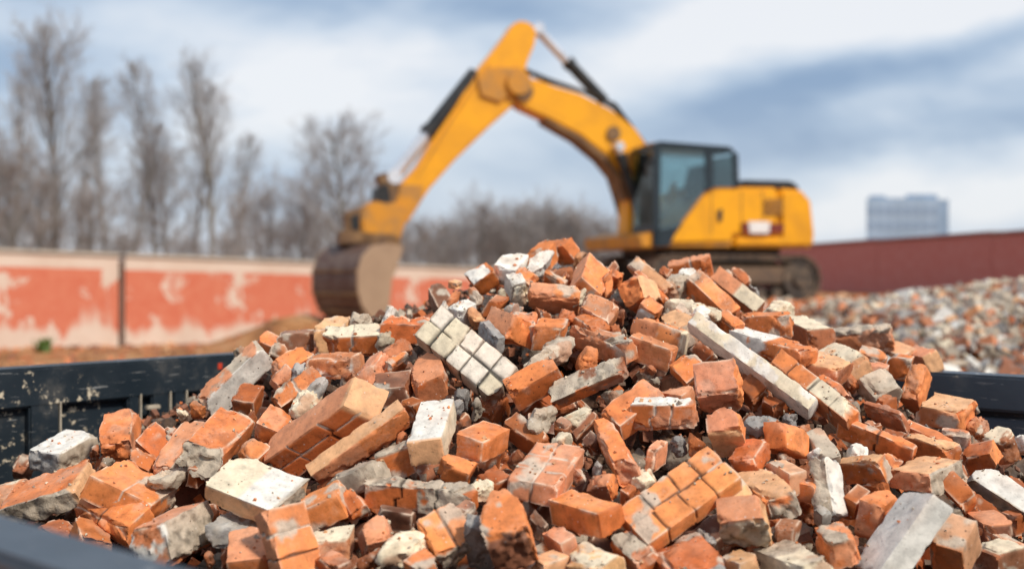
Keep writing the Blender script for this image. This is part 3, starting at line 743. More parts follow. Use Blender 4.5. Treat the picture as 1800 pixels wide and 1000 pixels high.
# ---------------------------------------------------------------- labels that single each piece out
LM = [p for p in pieces if 'n' in p['opt']]
def where(p, q):
    dx, dy = p['px']-q['px'], p['py']-q['py']
    a = math.degrees(math.atan2(-dy, dx)) % 360
    return ['right of', 'above right of', 'above', 'above left of', 'left of', 'below left of', 'below', 'below right of'][int((a+22.5)//45) % 8]
def near(p): return sorted((q for q in LM if q is not p), key=lambda q: math.hypot(p['px']-q['px'], p['py']-q['py']))
def feat(p):
    w = []
    L = p['L']
    if p['kind'] in 'rm' or L < .12: w.append('small' if L < .085 else '')
    elif L > .2: w.append('long')
    cs = [c[1] for c in p['opt'].get('c', ()) if c[2] > .5]
    if p['opt'].get('g'): w.append('cracked')
    elif 'M' in cs and p['col'] != 'M': w.append('mortar-crusted')
    elif 'W' in cs and p['col'] != 'W': w.append('whitewashed')
    w.append(CW[p['col']])
    return ' '.join(x for x in w if x)
CATS = {'mortar lump': 'mortar', 'stone': 'stone', 'rounded brick lump': 'brick lump', 'thin tile shard': 'tile shard', 'concrete slab': 'concrete slab',
        'concrete chunk': 'concrete chunk', 'brick': 'brick', 'half brick': 'brick', 'brick fragment': 'brick fragment'}
for p in pieces:
    if p['opt'].get('n'):
        n = p['opt']['n']; q = near(p)[0]
        p['lab'] = f"{n}, {where(p, q)} the {q['opt']['n']}"
    else:
        q = near(p)[0]
        pre = 'sunken ' if p.get('deep') else ''
        p['lab'] = f"{pre}{feat(p)} {p['noun']} {where(p, q)} the {q['opt']['n']}"
def clash():
    d = {}
    for p in pieces: d.setdefault(p['lab'], []).append(p)
    return [v for v in d.values() if len(v) > 1]
for grp in clash():
    for p in grp:
        q = near(p)[0]
        r = math.hypot(p['px']-q['px'], p['py']-q['py'])
        w = 'touching, ' if r < 70 else ''
        p['lab'] = p['lab'].replace(f" {where(p, q)} the", f" {w}{where(p, q)} the")
for grp in clash():
    grp.sort(key=lambda p: -p['py'])
    a = near(grp[0])[0]
    for k, p in enumerate(grp):
        b = near(p)[1]
        n = f"{'sunken ' if p.get('deep') else ''}{feat(p)} {p['noun']}"
        p['lab'] = f"{n} between the {near(p)[0]['opt']['n']} and the {b['opt']['n']}"
for grp in clash():
    grp.sort(key=lambda p: math.hypot(p['px']-near(p)[0]['px'], p['py']-near(p)[0]['py']))
    for k, p in enumerate(grp):
        n = near(p)[0]
        if k == 0: p['lab'] = f"{feat(p)} {p['noun']} nearest, {where(p, n)} the {n['opt']['n']}"
        elif k == len(grp)-1 and len(grp) > 1: p['lab'] = f"{feat(p)} {p['noun']} set farther off {where(p, n)} the {n['opt']['n']}"
for grp in clash():
    for k, p in enumerate(grp): p['lab'] += (' (upper)', ' (lower)', ' (middle)')[min(k, 2)] if len(grp) <= 3 else ''
for p in pieces:
    w = p['lab'].split()
    p['o']['label'] = ' '.join(w[:16]); p['o']['category'] = CATS[p['noun']]
    p['o']['group'] = {'brick': 'bricks in the demolition heap', 'half brick': 'bricks in the demolition heap', 'brick fragment': 'brick fragments in the heap'}.get(p['noun'], p['noun']+'s in the heap')

# ---------------------------------------------------------------- the dark rubble bed under the pieces, and grit
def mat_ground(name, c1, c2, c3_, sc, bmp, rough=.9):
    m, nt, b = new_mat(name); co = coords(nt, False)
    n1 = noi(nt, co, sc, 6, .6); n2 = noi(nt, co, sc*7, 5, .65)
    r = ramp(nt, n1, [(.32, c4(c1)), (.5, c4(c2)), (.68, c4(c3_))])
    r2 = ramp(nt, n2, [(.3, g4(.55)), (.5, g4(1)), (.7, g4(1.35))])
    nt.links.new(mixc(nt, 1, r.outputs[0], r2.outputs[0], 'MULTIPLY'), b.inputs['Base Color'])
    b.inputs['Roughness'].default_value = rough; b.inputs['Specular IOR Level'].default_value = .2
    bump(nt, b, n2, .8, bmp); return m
nu, nv = 230, 260
uu, vv = np.meshgrid(np.linspace(U0+.03, U1-.03, nu), np.linspace(V0+.03, V1-.03, nv), indexing='ij')
X = uu*UX+vv*VX; Y = uu*UY+vv*VY
P = np.stack([X.ravel(), Y.ravel(), np.zeros(X.size)], 1)
Z = surf(P[:, 0], P[:, 1])-.135+.03*fbm(P, 14, 5)+.012*noise(P, 40, 6)
Z = np.maximum(Z, .2)
P[:, 2] = Z
idx = np.arange(nu*nv).reshape(nu, nv)
Fq = np.stack([idx[:-1, :-1], idx[1:, :-1], idx[1:, 1:], idx[:-1, 1:]], -1).reshape(-1, 4)[:, ::-1]
bed = link(bpy.data.objects.new('rubble_bed', np_mesh('rubble_bed', P, Fq[:, ::-1], mat_ground('crushed_brick_dust', (.012, .008, .006), (.05, .024, .015), (.12, .07, .045), 9, .02))))  # near-black colours paint the shade of the gaps into the bed
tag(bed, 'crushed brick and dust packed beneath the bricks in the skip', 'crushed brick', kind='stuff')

def grit(name, pts, smin, smax, cols, seed, mat=RUB):
    rs = np.random.RandomState(seed); n = len(pts)
    cube = np.array([[x, y, z] for x in (-1, 1) for y in (-1, 1) for z in (-1, 1)], float)
    fc = np.array([[0, 1, 3, 2], [4, 6, 7, 5], [0, 4, 5, 1], [2, 3, 7, 6], [0, 2, 6, 4], [1, 5, 7, 3]])
    q = rs.normal(0, 1, (n, 4)); q /= np.linalg.norm(q, axis=1)[:, None]
    w, x, y, z = q.T
    Rm = np.stack([1-2*(y*y+z*z), 2*(x*y-z*w), 2*(x*z+y*w), 2*(x*y+z*w), 1-2*(x*x+z*z), 2*(y*z-x*w), 2*(x*z-y*w), 2*(y*z+x*w), 1-2*(x*x+y*y)], 1).reshape(n, 3, 3)
    sz = (smin+(smax-smin)*rs.rand(n)**2.2)[:, None]*rs.uniform(.35, 1, (n, 3))
    vs = cube[None]*sz[:, None, :]*(1+rs.uniform(-.35, .2, (n, 8, 3)))
    V = np.einsum('nij,nkj->nki', Rm, vs)+np.asarray(pts)[:, None, :]
    Fa = (fc[None]+np.arange(n)[:, None, None]*8).reshape(-1, 4)
    cc = np.array([PAL[c] for c in cols])[rs.randint(0, len(cols), n)]*rs.uniform(.7, 1.15, (n, 1))
    cl = np.concatenate([np.repeat(cc, 8, axis=0), np.full((n*8, 1), .8)], 1)
    o = link(bpy.data.objects.new(name, np_mesh(name, V.reshape(-1, 3), Fa, mat, False, None, cl)))
    return o
rs = np.random.RandomState(5)
uu = rs.uniform(U0+.06, U1-.06, 9000); vv = rs.uniform(V0+.06, V1-.06, 9000)
X = uu*UX+vv*VX; Y = uu*UY+vv*VY
Zs = surf(X, Y)-rs.uniform(.085, .14, 9000)
k = Zs > .25
gr = grit('brick_crumbs', np.stack([X, Y, Zs], 1)[k], .004, .024, 'KBRKBMBBKB', 9)  # dark mix paints gap shade into the crumbs
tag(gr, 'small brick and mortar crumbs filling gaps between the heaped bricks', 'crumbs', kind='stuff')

# crumbs that have come to rest on top of the pieces
bpy.context.view_layer.update()
dg = bpy.context.evaluated_depsgraph_get(); pts = []
rs = np.random.RandomState(77)
for _ in range(5200):
    u = rs.uniform(U0+.15, U1-.1); v = rs.uniform(V0+.15, V1-.6); x_, y_ = u*UX+v*VX, u*UY+v*VY
    if abs(x_/max(y_, .1)) > .5: continue
    hit, loc, nr_, fi_, ob, mt = SC.ray_cast(dg, Vector((x_, y_, 3.0)), Vector((0, 0, -1)))
    if hit and nr_.z > .55 and ob.name != 'rubble_bed': pts.append((loc.x, loc.y, loc.z+.0015))
cr = grit('mortar_crumbs', pts, .0010, .0050, 'MCMTPNNOMM', 19)
tag(cr, 'tiny mortar and brick crumbs resting on the faces of the pieces', 'crumbs', kind='stuff')

# ---------------------------------------------------------------- the skip
def mat_steel(name, base, chips=(.62, .52, .38), amt=.58, scr=.5):
    m, nt, b = new_mat(name); co = coords(nt, False)
    n1 = noi(nt, co, 7, 6, .65); n2 = noi(nt, co, 28, 6, .7); n3 = noi(nt, co, 2.2, 3)
    c = mixc(nt, ramp(nt, n3, [(.35, g4(0)), (.7, g4(.6))]).outputs[0], c4(base), c4([v*1.5+.006 for v in base]))
    # drifting dust
    c = mixc(nt, ramp(nt, n1, [(.55, g4(0)), (.85, g4(.28))]).outputs[0], c, (.40, .34, .27, 1))
    a = ramp(nt, n2, [(amt, g4(0)), (amt+.03, g4(1))]); a2 = ramp(nt, noi(nt, co, 3.3, 4, .7), [(.53, g4(0)), (.58, g4(1))])
    mm = N(nt, 'ShaderNodeMath', operation='MULTIPLY'); nt.links.new(a.outputs[0], mm.inputs[0]); nt.links.new(a2.outputs[0], mm.inputs[1])
    c = mixc(nt, mm.outputs[0], c, c4(chips))
    # thin scratches
    mp = N(nt, 'ShaderNodeMapping'); mp.inputs['Scale'].default_value = (2, 2, 30); mp.inputs['Rotation'].default_value = (.5, .4, .3)
    nt.links.new(co, mp.inputs['Vector'])
    s = noi(nt, mp.outputs[0], 6, 3, .6, .6); sr = ramp(nt, s, [(.66, g4(0)), (.68, g4(scr))])
    c = mixc(nt, sr.outputs[0], c, (.45, .44, .42, 1))
    nt.links.new(c, b.inputs['Base Color'])
    b.inputs['Metallic'].default_value = .0; b.inputs['Specular IOR Level'].default_value = .5
    rr = ramp(nt, n1, [(.3, g4(.30)), (.7, g4(.6))]); nt.links.new(rr.outputs[0], b.inputs['Roughness'])
    bump(nt, b, n2, .3, .003); return m
NAVY = mat_steel('scuffed_navy_paint', (.011, .018, .025))
NAVY2 = mat_steel('dusty_skylit_navy_paint', (.045, .060, .078), amt=.6)  # dust and scuffs, plus sky reflection on the rims painted into the base
PALE = mat_simple('worn_zinc', (.55, .47, .36), .5, dirt=(.25, .2, .15), dscale=14)
SKC = empty('skip', uv((U0+U1)/2, (V0+V1)/2, 0)); SL = Vector(SKC.location)
tag(SKC, 'open navy steel skip with ribbed sides, heaped with broken bricks', 'skip')
def skb(mb, u0, u1, v0, v1, z0, z1):
    return mb.prism([(u0, v0), (u1, v0), (u1, v1), (u0, v1)], lambda p, h: Vector(uv(p[0], p[1], h))-SL, z0, z1)
skb(MB(), U0, U1, V0, V1, .12, .18).build('floor_plate', NAVY, SKC)
T = .012
# side panels (thin steel) with ribs, and the hollow rim beam on top
for nm, (a, b_, c, d_) in {'left': (U0, U1, V0-.05, V0-.035), 'right': (U0, U1, V1+.035, V1+.05), 'near': (U0-.05, U0-.035, V0, V1), 'far': (U1+.035, U1+.05, V0, V1)}.items():
    skb(MB(), a, b_, c, d_, .18, RIM-.1).build('side_panel', NAVY, SKC)
# rim beams
rim = [(U0-.10, U1+.10, V0-.11, V0+.0), (U0-.10, U1+.10, V1-.0, V1+.11), (U0-.10, U0+.0, V0+.003, V1-.003), (U1-.0, U1+.10, V0+.003, V1-.003)]
for q, r in enumerate(rim):
    if q == 2: r = (U0-.085, U0+.018)+r[2:]
    m = MB(); skb(m, *r, RIM-(.128 if q == 0 else .105), RIM); m.build('rim_beam', NAVY2 if q > 1 else NAVY, SKC, bevel=.008)
# ledge below the far rim
m = MB(); skb(m, U1+.004, U1+.034, V0, V1, RIM-.20, RIM-.125); m.build('ledge', NAVY2, SKC, bevel=.006)
# vertical ribs inside the left wall: channel pairs
def rib(u, w, dpt=.03, mat=NAVY):
    m = MB(); skb(m, u, u+w, V0-.034, V0-.034+dpt, .18, RIM-.107); m.build('rib', mat, SKC, bevel=.006)
for u in (.80, 1.18, 1.56):
    rib(u, .09)
#RIBS
for pxr, w in ((47, .10), (220, .045), (262, .07), (300, .05), (345, .08)):
    # where the line of sight to that column meets the wall
    Xr = (pxr-900)/F
    y = (V0-.02)/(Xr*VX+VY); u = Xr*y*UX+y*UY
    rib(u, w, .032)
    m = MB(); skb(m, u+w+.001, u+w+.006, V0-.033, V0+.001, .3, RIM-.115); m.build('worn_edge', PALE, SKC)
Xr = (262-900)/F; y = (V0-.02)/(Xr*VX+VY); u = Xr*y*UX+y*UY
m = MB(); skb(m, u-.012, u+.008, V0-.001, V0+.016, RIM-.26, RIM-.17); skb(m, u-.03, u+.02, V0-.001, V0+.022, RIM-.17, RIM-.155); m.build('latch', PALE, SKC, bevel=.003)
for v in np.arange(V0+.3, V1, .5):
    m = MB(); skb(m, U1+.004, U1+.034, v, v+.08, .18, RIM-.205); m.build('rib', NAVY, SKC, bevel=.006)
    m = MB(); skb(m, U0-.115, U0-.051, v, v+.08, .18, RIM-.11); m.build('rib', NAVY2, SKC, bevel=.006)
Xr = (395-900)/F; y = (V0+.001)/(Xr*VX+VY); u = Xr*y*UX+y*UY
m = MB(); skb(m, u-.03, u-.012, V0-.001, V0+.003, RIM-.05, RIM-.028); m.build('reflector', mat_simple('red_plastic', (.6, .06, .03), .3), SKC)
# hooks for the lifting chains
for (uc, vc) in ((U0+.5, V0-.1), (U1-.5, V0-.1), (U0+.5, V1+.11), (U1-.5, V1+.11)):
    m = MB(); s = -1 if vc < -2 else 1
    m.tube(Vector(uv(uc, vc, RIM-.3))-SL, Vector(uv(uc, vc+s*.12, RIM-.3))-SL, .04); m.build('lifting_lug', NAVY, SKC)
# ================================================================== excavator
YAW = R(18)
EO = Vector((4.19, 21.5, CAMZ-.54))
EF = Vector((-math.cos(YAW), -math.sin(YAW), 0)); EL = Vector((math.sin(YAW), -math.cos(YAW), 0))
def E(px, py, s=0.0):
    """the point a column and row of the photograph shows on the machine's fore-and-aft plane s (machine space)"""
    X = (px-900)/F
    t = (s+EO.dot(EL)-EO.z*0)/(Vector((X, 1, 0)).dot(EL))
    return Vector((t*X, t, CAMZ+(480-py)/F*t))-EO
def EX(sref): return lambda p, h: E(p[0], p[1], sref)+EL*(h-sref)
def EM(u, z, s): return EF*u+EL*s+Vector((0, 0, z))
YEL = mat_simple('excavator_yellow', (.88, .39, .004), .36, dirt=(.46, .19, .02), dscale=1.6, dfac=.45, spec=.5)
YEL2 = mat_simple('dusty_yellow', (.62, .26, .02), .55, dirt=(.30, .17, .07), dscale=3, dfac=.8)
BLK = mat_simple('black_rubber_and_paint', (.014, .016, .018), .45, dirt=(.08, .07, .06), dscale=4, dfac=.4)
DNV = mat_simple('dark_cab_paint', (.022, .035, .045), .35)
CHR = mat_simple('chromed_rod', (.82, .82, .84), .18, metal=.6)
BRN = mat_simple('worn_brown_steel', (.13, .07, .035), .6, dirt=(.32, .18, .07), dscale=5, dfac=.8)
BKS = mat_simple('shaded_muddy_steel', (.10, .055, .042), .55, dirt=(.20, .15, .12), dscale=4, dfac=.7)  # mud, with the shell's shade painted into the base colour
BKL = mat_simple('lit_dusty_steel', (.38, .26, .17), .5, dirt=(.30, .2, .13), dscale=3, dfac=.7)  # dust, with the side plate's lit look painted into the base colour
TRK = mat_simple('dried_mud_on_track', (.17, .11, .07), .85, dirt=(.08, .06, .05), dscale=4, dfac=.8, bmp=.02)
TRD = mat_simple('dark_track_steel', (.05, .04, .033), .7, dirt=(.28, .19, .12), dscale=5, dfac=.7)
EXC = empty('excavator', EO)
tag(EXC, 'yellow tracked excavator with dark cab, its arm folded over the heap', 'excavator')
def pris(name, pts, s0, s1, mat, bev=.02, parent=EXC, sref=None):
    m = MB(); sr = max(s0, s1) if sref is None else sref
    m.prism(pts, EX(sr), s0, s1); return m.build(name, mat, parent, bevel=bev)
# boom, in one bent box section
boom = pris('boom', [(903, 160), (918, 138), (945, 140), (975, 152), (1020, 165), (1075, 193), (1118, 226), (1142, 262), (1158, 330), (1162, 425), (1122, 436), (1104, 410), (1105, 350), (1093, 308), (1066, 274), (1020, 238), (962, 208), (915, 186)], -.24, .24, YEL, .03)
pris('boom_underside_plate', [(1104, 352), (1093, 309), (1066, 275), (1020, 239), (962, 209), (962, 214), (1018, 246), (1060, 281), (1087, 314), (1098, 352)], -.245, .245, BRN, .0, boom)
pris('foot_bracket', [(1100, 268), (1148, 250), (1150, 300), (1110, 300)], .25, .33, YEL2, .01, boom)
for x, y, r in ((912, 165, .17), (1068, 238, .13)):
    m = MB(); m.tube(E(x, y)+EL*-.3, E(x, y)+EL*.3, r, n=20); m.build('pivot_pin', BRN, boom)
stick = pris('stick', [(893, 58), (905, 40), (918, 36), (936, 42), (944, 58), (940, 80), (928, 108), (918, 148), (905, 184), (862, 222), (802, 280), (757, 330), (742, 352), (722, 362), (702, 350), (705, 325), (735, 292), (765, 240), (800, 190), (834, 132), (870, 88)], -.2, .2, YEL, .03)
m = MB(); m.tube(E(903, 150)+EL*-.34, E(903, 150)+EL*.34, .22, n=22); m.build('elbow_boss', YEL2, stick)
pris('cheek_plate', [(838, 132), (858, 118), (918, 120), (905, 160), (878, 180), (846, 168)], .21, .26, YEL2, .01, stick)
pris('stick_nose', [(703, 322), (748, 325), (742, 352), (716, 392), (688, 372), (700, 345)], -.21, .21, YEL2, .02, stick)
def ram(a, b, fr, r, parent=EXC, s=0.0, rk=.6):
    A = E(*a)+EL*s; B = E(*b)+EL*s; M = A.lerp(B, fr)
    m = MB(); m.tube(A, M, r); m.tube(M-(M-A).normalized()*.12, M, r*1.2); o = m.build('cylinder_barrel', BLK, parent)
    m = MB(); m.tube(M, B, r*rk); m.tube(B-EL*.13, B+EL*.13, r*.95); m.build('rod', CHR, o); return o
ram((1062, 178), (944, 52), .56, .105, rk=.8)                                  # arm ram along the boom
ram((834, 130), (690, 312), .60, .13, s=.05, rk=.85)                            # bucket ram on the stick
for s in (-.36, .36): ram((1128, 440), (1072, 262), .93, .085, s=s)     # boom rams
m = MB()
for k in range(3):
    pts = [E(1135, 258), E(1080, 188)+Vector((0, 0, -.02+.03*k)), E(1030, 165)+Vector((0, 0, .02)), E(960, 140)+Vector((0, 0, -.03+.02*k)), E(915, 120)]
    for a, b in zip(pts, pts[1:]): m.tube(a+EL*(.06*k-.06), b+EL*(.06*k-.06), .022, n=8)
m.build('hydraulic_hoses', BLK, EXC)
m = MB()
for k in range(2):
    pts = [E(880, 92), E(852, 118)+EL*.22, E(812, 178)+EL*.24, E(775, 235)+EL*.24, E(720, 330)+EL*.2, E(672, 350)+EL*.15]
    for a, b in zip(pts, pts[1:]): m.tube(a+EL*(.08*k-.1), b+EL*(.08*k-.1), .016, n=8)
m.build('hydraulic_hoses', YEL2, EXC)
pris('rocker_link', [(662, 308), (680, 302), (700, 318), (704, 345), (690, 372), (676, 368), (672, 330)], -.17, .17, BRN, .02)
pris('dark_linkage', [(664, 330), (682, 322), (688, 350), (676, 376), (660, 370)], -.26, .26, BLK, .02)
coup = pris('quick_coupler', [(640, 362), (664, 350), (712, 360), (716, 384), (700, 430), (650, 436), (636, 425), (634, 380)], -.27, .27, YEL2, .04)
pris('coupler_frame', [(608, 372), (642, 362), (644, 408), (612, 412)], -.2, .2, BRN, .03, coup)
pris('coupler_mouth', [(616, 380), (636, 376), (637, 402), (618, 404)], .19, .215, BLK, .0, coup)
m = MB(); m.tube(E(660, 436)-Vector((0, 0, .1)), E(662, 412), .42, n=26); m.build('rotator', BRN, coup, bevel=.02)
pris('coupler_top', [(600, 405), (650, 408), (655, 430), (598, 430)], -.3, .3, BRN, .03, coup)
# bucket, turned a little on its rotator
BC = E(636, 497); ba = YAW+R(30)
BF = Vector((-math.cos(ba), -math.sin(ba), 0)); BL = Vector((math.sin(ba), -math.cos(ba), 0))
def BM(p, h): return BC+BF*p[0]+Vector((0, 0, p[1]))+BL*h
prof = [(-.42, .62), (-.05, .66), (.28, .62), (.50, .44), (.60, .18), (.60, -.10), (.52, -.36), (.36, -.55), (.10, -.66), (-.16, -.70)]
side = prof+[(-.10, -.40), (-.16, .05), (-.34, .40)]
m = MB()
inner = [(p[0]*.93-.02, p[1]*.93) for p in prof]
m.prism(prof+inner[::-1], BM, -.56, .56); bk = m.build('bucket', BKS, EXC, smooth=.7)
for s in (-1, 1):
    m = MB(); m.prism(side, BM, s*.56, s*.60); m.build('side_plate', BKL, bk, bevel=.01)
for k in range(4):
    m = MB(); a = -.5+k*.29; m.prism([(-.12, -.66), (-.12, -.74), (-.38, -.76)], BM, a, a+.12); m.build('tooth', BKL, bk)
for k in (.22, -.15, -.45):
    m = MB(); m.prism([(.46+.1*(k < .2) -.12*(k < -.3), k), (.62-.12*(k < -.3), k), (.62-.12*(k < -.3), k-.05), (.46-.12*(k < -.3), k-.05)], BM, -.57, .57); m.build('wear_strip', BRN, bk)
# upper structure
und = pris('turntable', [(1150, 434), (1375, 434), (1368, 456), (1158, 456)], -.75, .75, BLK, .03)
deck = pris('deck_skirt', [(1122, 414), (1160, 404), (1286, 404), (1288, 436), (1126, 436)], -1.25, 1.30, YEL2, .03)
hood = pris('engine_house', [(1176, 420), (1196, 392), (1226, 352), (1246, 334), (1262, 328), (1368, 330), (1368, 412), (1290, 414), (1286, 428), (1176, 430)], -1.32, 1.34, YEL, .05)
cw = pris('counterweight', [(1371, 331), (1406, 333), (1422, 342), (1428, 356), (1434, 410), (1432, 436), (1290, 436), (1292, 416), (1371, 414)], -1.36, 1.38, YEL, .07)
pris('engine_cover', [(1302, 331), (1308, 316), (1390, 318), (1404, 324), (1408, 336)], -.9, 1.0, BLK, .04)
vent = pris('vent', [(1344, 350), (1378, 350), (1378, 379), (1344, 379)], 1.34, 1.353, BRN, .0, hood)
for k in range(5): pris('louvre', [(1345, 352+5.4*k), (1377, 352+5.4*k), (1377, 354.6+5.4*k), (1345, 354.6+5.4*k)], 1.353, 1.372, YEL2, .0, vent)
pris('door_handle', [(1261, 372), (1270, 366), (1270, 386), (1263, 392)], 1.34, 1.36, BLK, .0, hood)
for x in (1250, 1303, 1340): pris('panel_seam', [(x, 336), (x+1.2, 336), (x+1.2, 412), (x, 412)], 1.335, 1.344, BRN, .0, hood)
st = pris('maker_decal', [(1304, 391), (1378, 393), (1378, 408), (1308, 409)], 1.38, 1.388, mat_simple('red_decal', (.20, .035, .02), .5), .0, cw)
pris('decal_plate', [(1316, 389), (1354, 390), (1352, 410), (1318, 410)], 1.389, 1.396, mat_simple('white_decal', (.8, .77, .74), .4), .0, cw)
# cab: hollow, glazed
GL, nt, b = new_mat('cab_glass')
b.inputs['Base Color'].default_value = (.62, .78, .78, 1); b.inputs['Roughness'].default_value = .04
tr = N(nt, 'ShaderNodeBsdfTransparent'); tr.inputs[0].default_value = (.72, .82, .82, 1)
gb = N(nt, 'ShaderNodeBsdfGlossy', i_Roughness=.05); gb.inputs[0].default_value = (.85, .95, .97, 1)
fr = N(nt, 'ShaderNodeFresnel', i_IOR=1.5); ms = N(nt, 'ShaderNodeMixShader')
ma = N(nt, 'ShaderNodeMath', operation='MULTIPLY_ADD', i_1=1.2, i_2=.06); nt.links.new(fr.outputs[0], ma.inputs[0])
nt.links.new(ma.outputs[0], ms.inputs[0]); nt.links.new(tr.outputs[0], ms.inputs[1]); nt.links.new(gb.outputs[0], ms.inputs[2])
nt.links.new(ms.outputs[0], [n for n in nt.nodes if n.type == 'OUTPUT_MATERIAL'][0].inputs[0])
S0, S1 = .36, 1.36
cab = pris('cab', [(1150, 252), (1292, 262), (1292, 268), (1150, 260)], S0, S1, DNV, .02)         # roof
pris('roof_cap', [(1160, 248), (1286, 258), (1286, 263), (1156, 254)], S0+.1, S1-.1, DNV, .015, cab)
pris('door_panel', [(1150, 404), (1192, 400), (1178, 432), (1152, 434)], S1-.05, S1, DNV, .01, cab)
for s in (S1, S0+.05):
    for q in ([(1149, 258), (1162, 259), (1160, 434), (1149, 434)], [(1240, 264), (1254, 265), (1254, 332), (1240, 337)], [(1288, 266), (1298, 270), (1300, 330), (1291, 330)]):
        pris('pillar', q, s-.05, s, DNV, .01, cab)
pris('boom_foot_shade', [(1130, 300), (1148, 270), (1148, 434), (1122, 434)], .26, .35, DNV, .01, cab)  # added dark sheet for the shadowed area beside the boom foot
pris('front_sill', [(1149, 395), (1154, 395), (1154, 434), (1149, 434)], S0+.05, S1-.05, DNV, .0, cab)
pris('glass', [(1162, 262), (1240, 266), (1240, 337), (1192, 400), (1160, 404)], S1-.03, S1-.02, GL, .0, cab)
pris('glass', [(1254, 268), (1288, 269), (1291, 329), (1254, 330)], S1-.03, S1-.02, GL, .0, cab)
pris('glass', [(1162, 262), (1240, 266), (1240, 337), (1192, 400), (1160, 404)], S0+.02, S0+.03, GL, .0, cab)
pris('glass', [(1151, 262), (1153, 262), (1153, 395), (1151, 395)], S0+.05, S1-.05, GL, .0, cab)
pris('rear_glass', [(1292, 272), (1294, 272), (1296, 326), (1294, 326)], S0+.05, S1-.05, GL, .0, cab)
seat = pris('operator_seat', [(1210, 345), (1205, 330), (1222, 328), (1232, 290), (1240, 290), (1238, 350)], .6, 1.1, BLK, .03)
pris('seat_cushion', [(1182, 340), (1208, 333), (1208, 346), (1184, 350)], .6, 1.1, YEL2, .03, seat)
pris('console', [(1172, 350), (1186, 320), (1190, 322), (1184, 360)], 1.0, 1.1, YEL2, .01, seat)
pris('cab_floor', [(1154, 405), (1245, 380), (1245, 432), (1154, 434)], S0+.06, S1-.06, DNV, .0, cab)
m = MB(); m.tube(E(1148, 270, 1.4), E(1140, 290, 1.5), .02, n=8); m.build('mirror_arm', BLK, cab)
pris('mirror', [(1136, 285), (1143, 285), (1143, 312), (1136, 312)], 1.48, 1.52, BLK, .01, cab)
# tracks
def track(s0, s1, name='track'):
    m = MB(); L0, L1, z0, z1 = -.98, 2.35, .02, .84
    r = (z1-z0)/2; zc = (z0+z1)/2; loop = []
    for k in range(13): a = math.pi/2-math.pi*k/12; loop.append((L1-r+r*math.cos(a), zc+r*math.sin(a)))
    for k in range(13): a = -math.pi/2-math.pi*k/12; loop.append((L0+r+r*math.cos(a), zc+r*math.sin(a)))
    inn = [(x*.955+.015, zc+(z-zc)*.80) for x, z in loop]
    n = len(loop); f3 = lambda p, s: EM(p[0], p[1], s)
    V = [[m.bm.verts.new(f3(p, s)) for p in q] for q in (loop, inn) for s in (s0, s1)]
    for i in range(n):
        j = (i+1) % n
        for a, b_ in ((0, 1), (1, 3), (3, 2), (2, 0)): m.bm.faces.new((V[a][i], V[a][j], V[b_][j], V[b_][i]))
    belt = m.build(name, TRD, EXC)
    m = MB()
    per = []
    tot = sum(math.dist(loop[i], loop[(i+1) % n]) for i in range(n)); step = tot/46; acc = 0; i = 0; pos = 0
    for k in range(46):
        tgt = k*step; acc = 0
        for i in range(n):
            a, b_ = loop[i], loop[(i+1) % n]; dl = math.dist(a, b_)
            if acc+dl >= tgt:
                t = (tgt-acc)/max(dl, 1e-6); x, z = a[0]+(b_[0]-a[0])*t, a[1]+(b_[1]-a[1])*t
                tx, tz = (b_[0]-a[0])/dl, (b_[1]-a[1])/dl; break
            acc += dl
        nx, nz = -tz, tx
        if (x-.35)*nx+(z-zc)*nz < 0: nx, nz = -nx, -nz
        q = [(x-tx*.07-nx*.01, z-tz*.07-nz*.01), (x+tx*.07-nx*.01, z+tz*.07-nz*.01), (x+tx*.06+nx*.03, z+tz*.06+nz*.03), (x-tx*.06+nx*.03, z-tz*.06+nz*.03)]
        m.prism(q, f3, s0-.03, s1+.03)
    m.build('track_shoes', TRK, belt)
    m = MB(); m.prism([(-.7, .34), (1.75, .34), (1.75, .58), (1.2, .66), (-.4, .66), (-.7, .58)], f3, s0+.08, s1-.04); m.build('track_frame', TRK, belt, bevel=.03)
    for x in (-.57, 1.93):
        m = MB(); m.tube(f3((x, zc), s0+.1), f3((x, zc), s1-.02), .33, n=24); m.tube(f3((x, zc), s1-.02), f3((x, zc), s1+.04), .14, n=18); m.build('sprocket', TRD, belt, bevel=.02)
    for k in range(7):
        x = -.45+k*.32; m = MB(); m.tube(f3((x, .19), s0+.12), f3((x, .19), s1-.03), .10, n=16); m.build('roller', TRD, belt)
    return belt
track(.78, 1.36); track(-1.36, -.78)
m = MB(); m.prism([(-.7, .3), (1.3, .3), (1.1, .78), (-.5, .78)], lambda p, s: EM(p[0], p[1], s), -.77, .77); m.build('undercarriage', TRD, EXC, bevel=.05)
m = MB(); m.tube(EM(.3, .78, 0), EM(.3, .98, 0), .65, n=30); m.build('slew_ring', BLK, EXC)

# ================================================================== ground
def plateau(x, y):
    a = sstep(-2.2, 2.0, x+(y-20)*.0)*sstep(12.5, 17.5, y)
    b = sstep(45, 70, y)
    return (CAMZ-.54-.02)*a*(1-b)
def heap_h(x, y):
    r = -.14-.125*np.maximum(0, 5.0-x)-.17*np.maximum(0, 8.6-y)-.30*np.maximum(0, y-11.5)-.6*np.maximum(0, 2.55+.12*(y-6)-x)-.12*np.maximum(0, x-10)
    return CAMZ+r
def left_drop(x, y):     # the ground falls gently along the left wall
    return (.10-.028*(y-21))*sstep(14, 20, y)*(1-sstep(40, 60, y))*(1-sstep(-4, 0, x))
def ground_h(x, y):
    g = plateau(x, y)+left_drop(x, y)
    g = np.maximum(g, np.minimum(heap_h(x, y)-.06, 1.46))
    # a low spoil mound beside the bucket
    g = g+.62*np.exp(-(((x+3.6)/1.3)**2+((y-19.6)/1.2)**2))
    return g
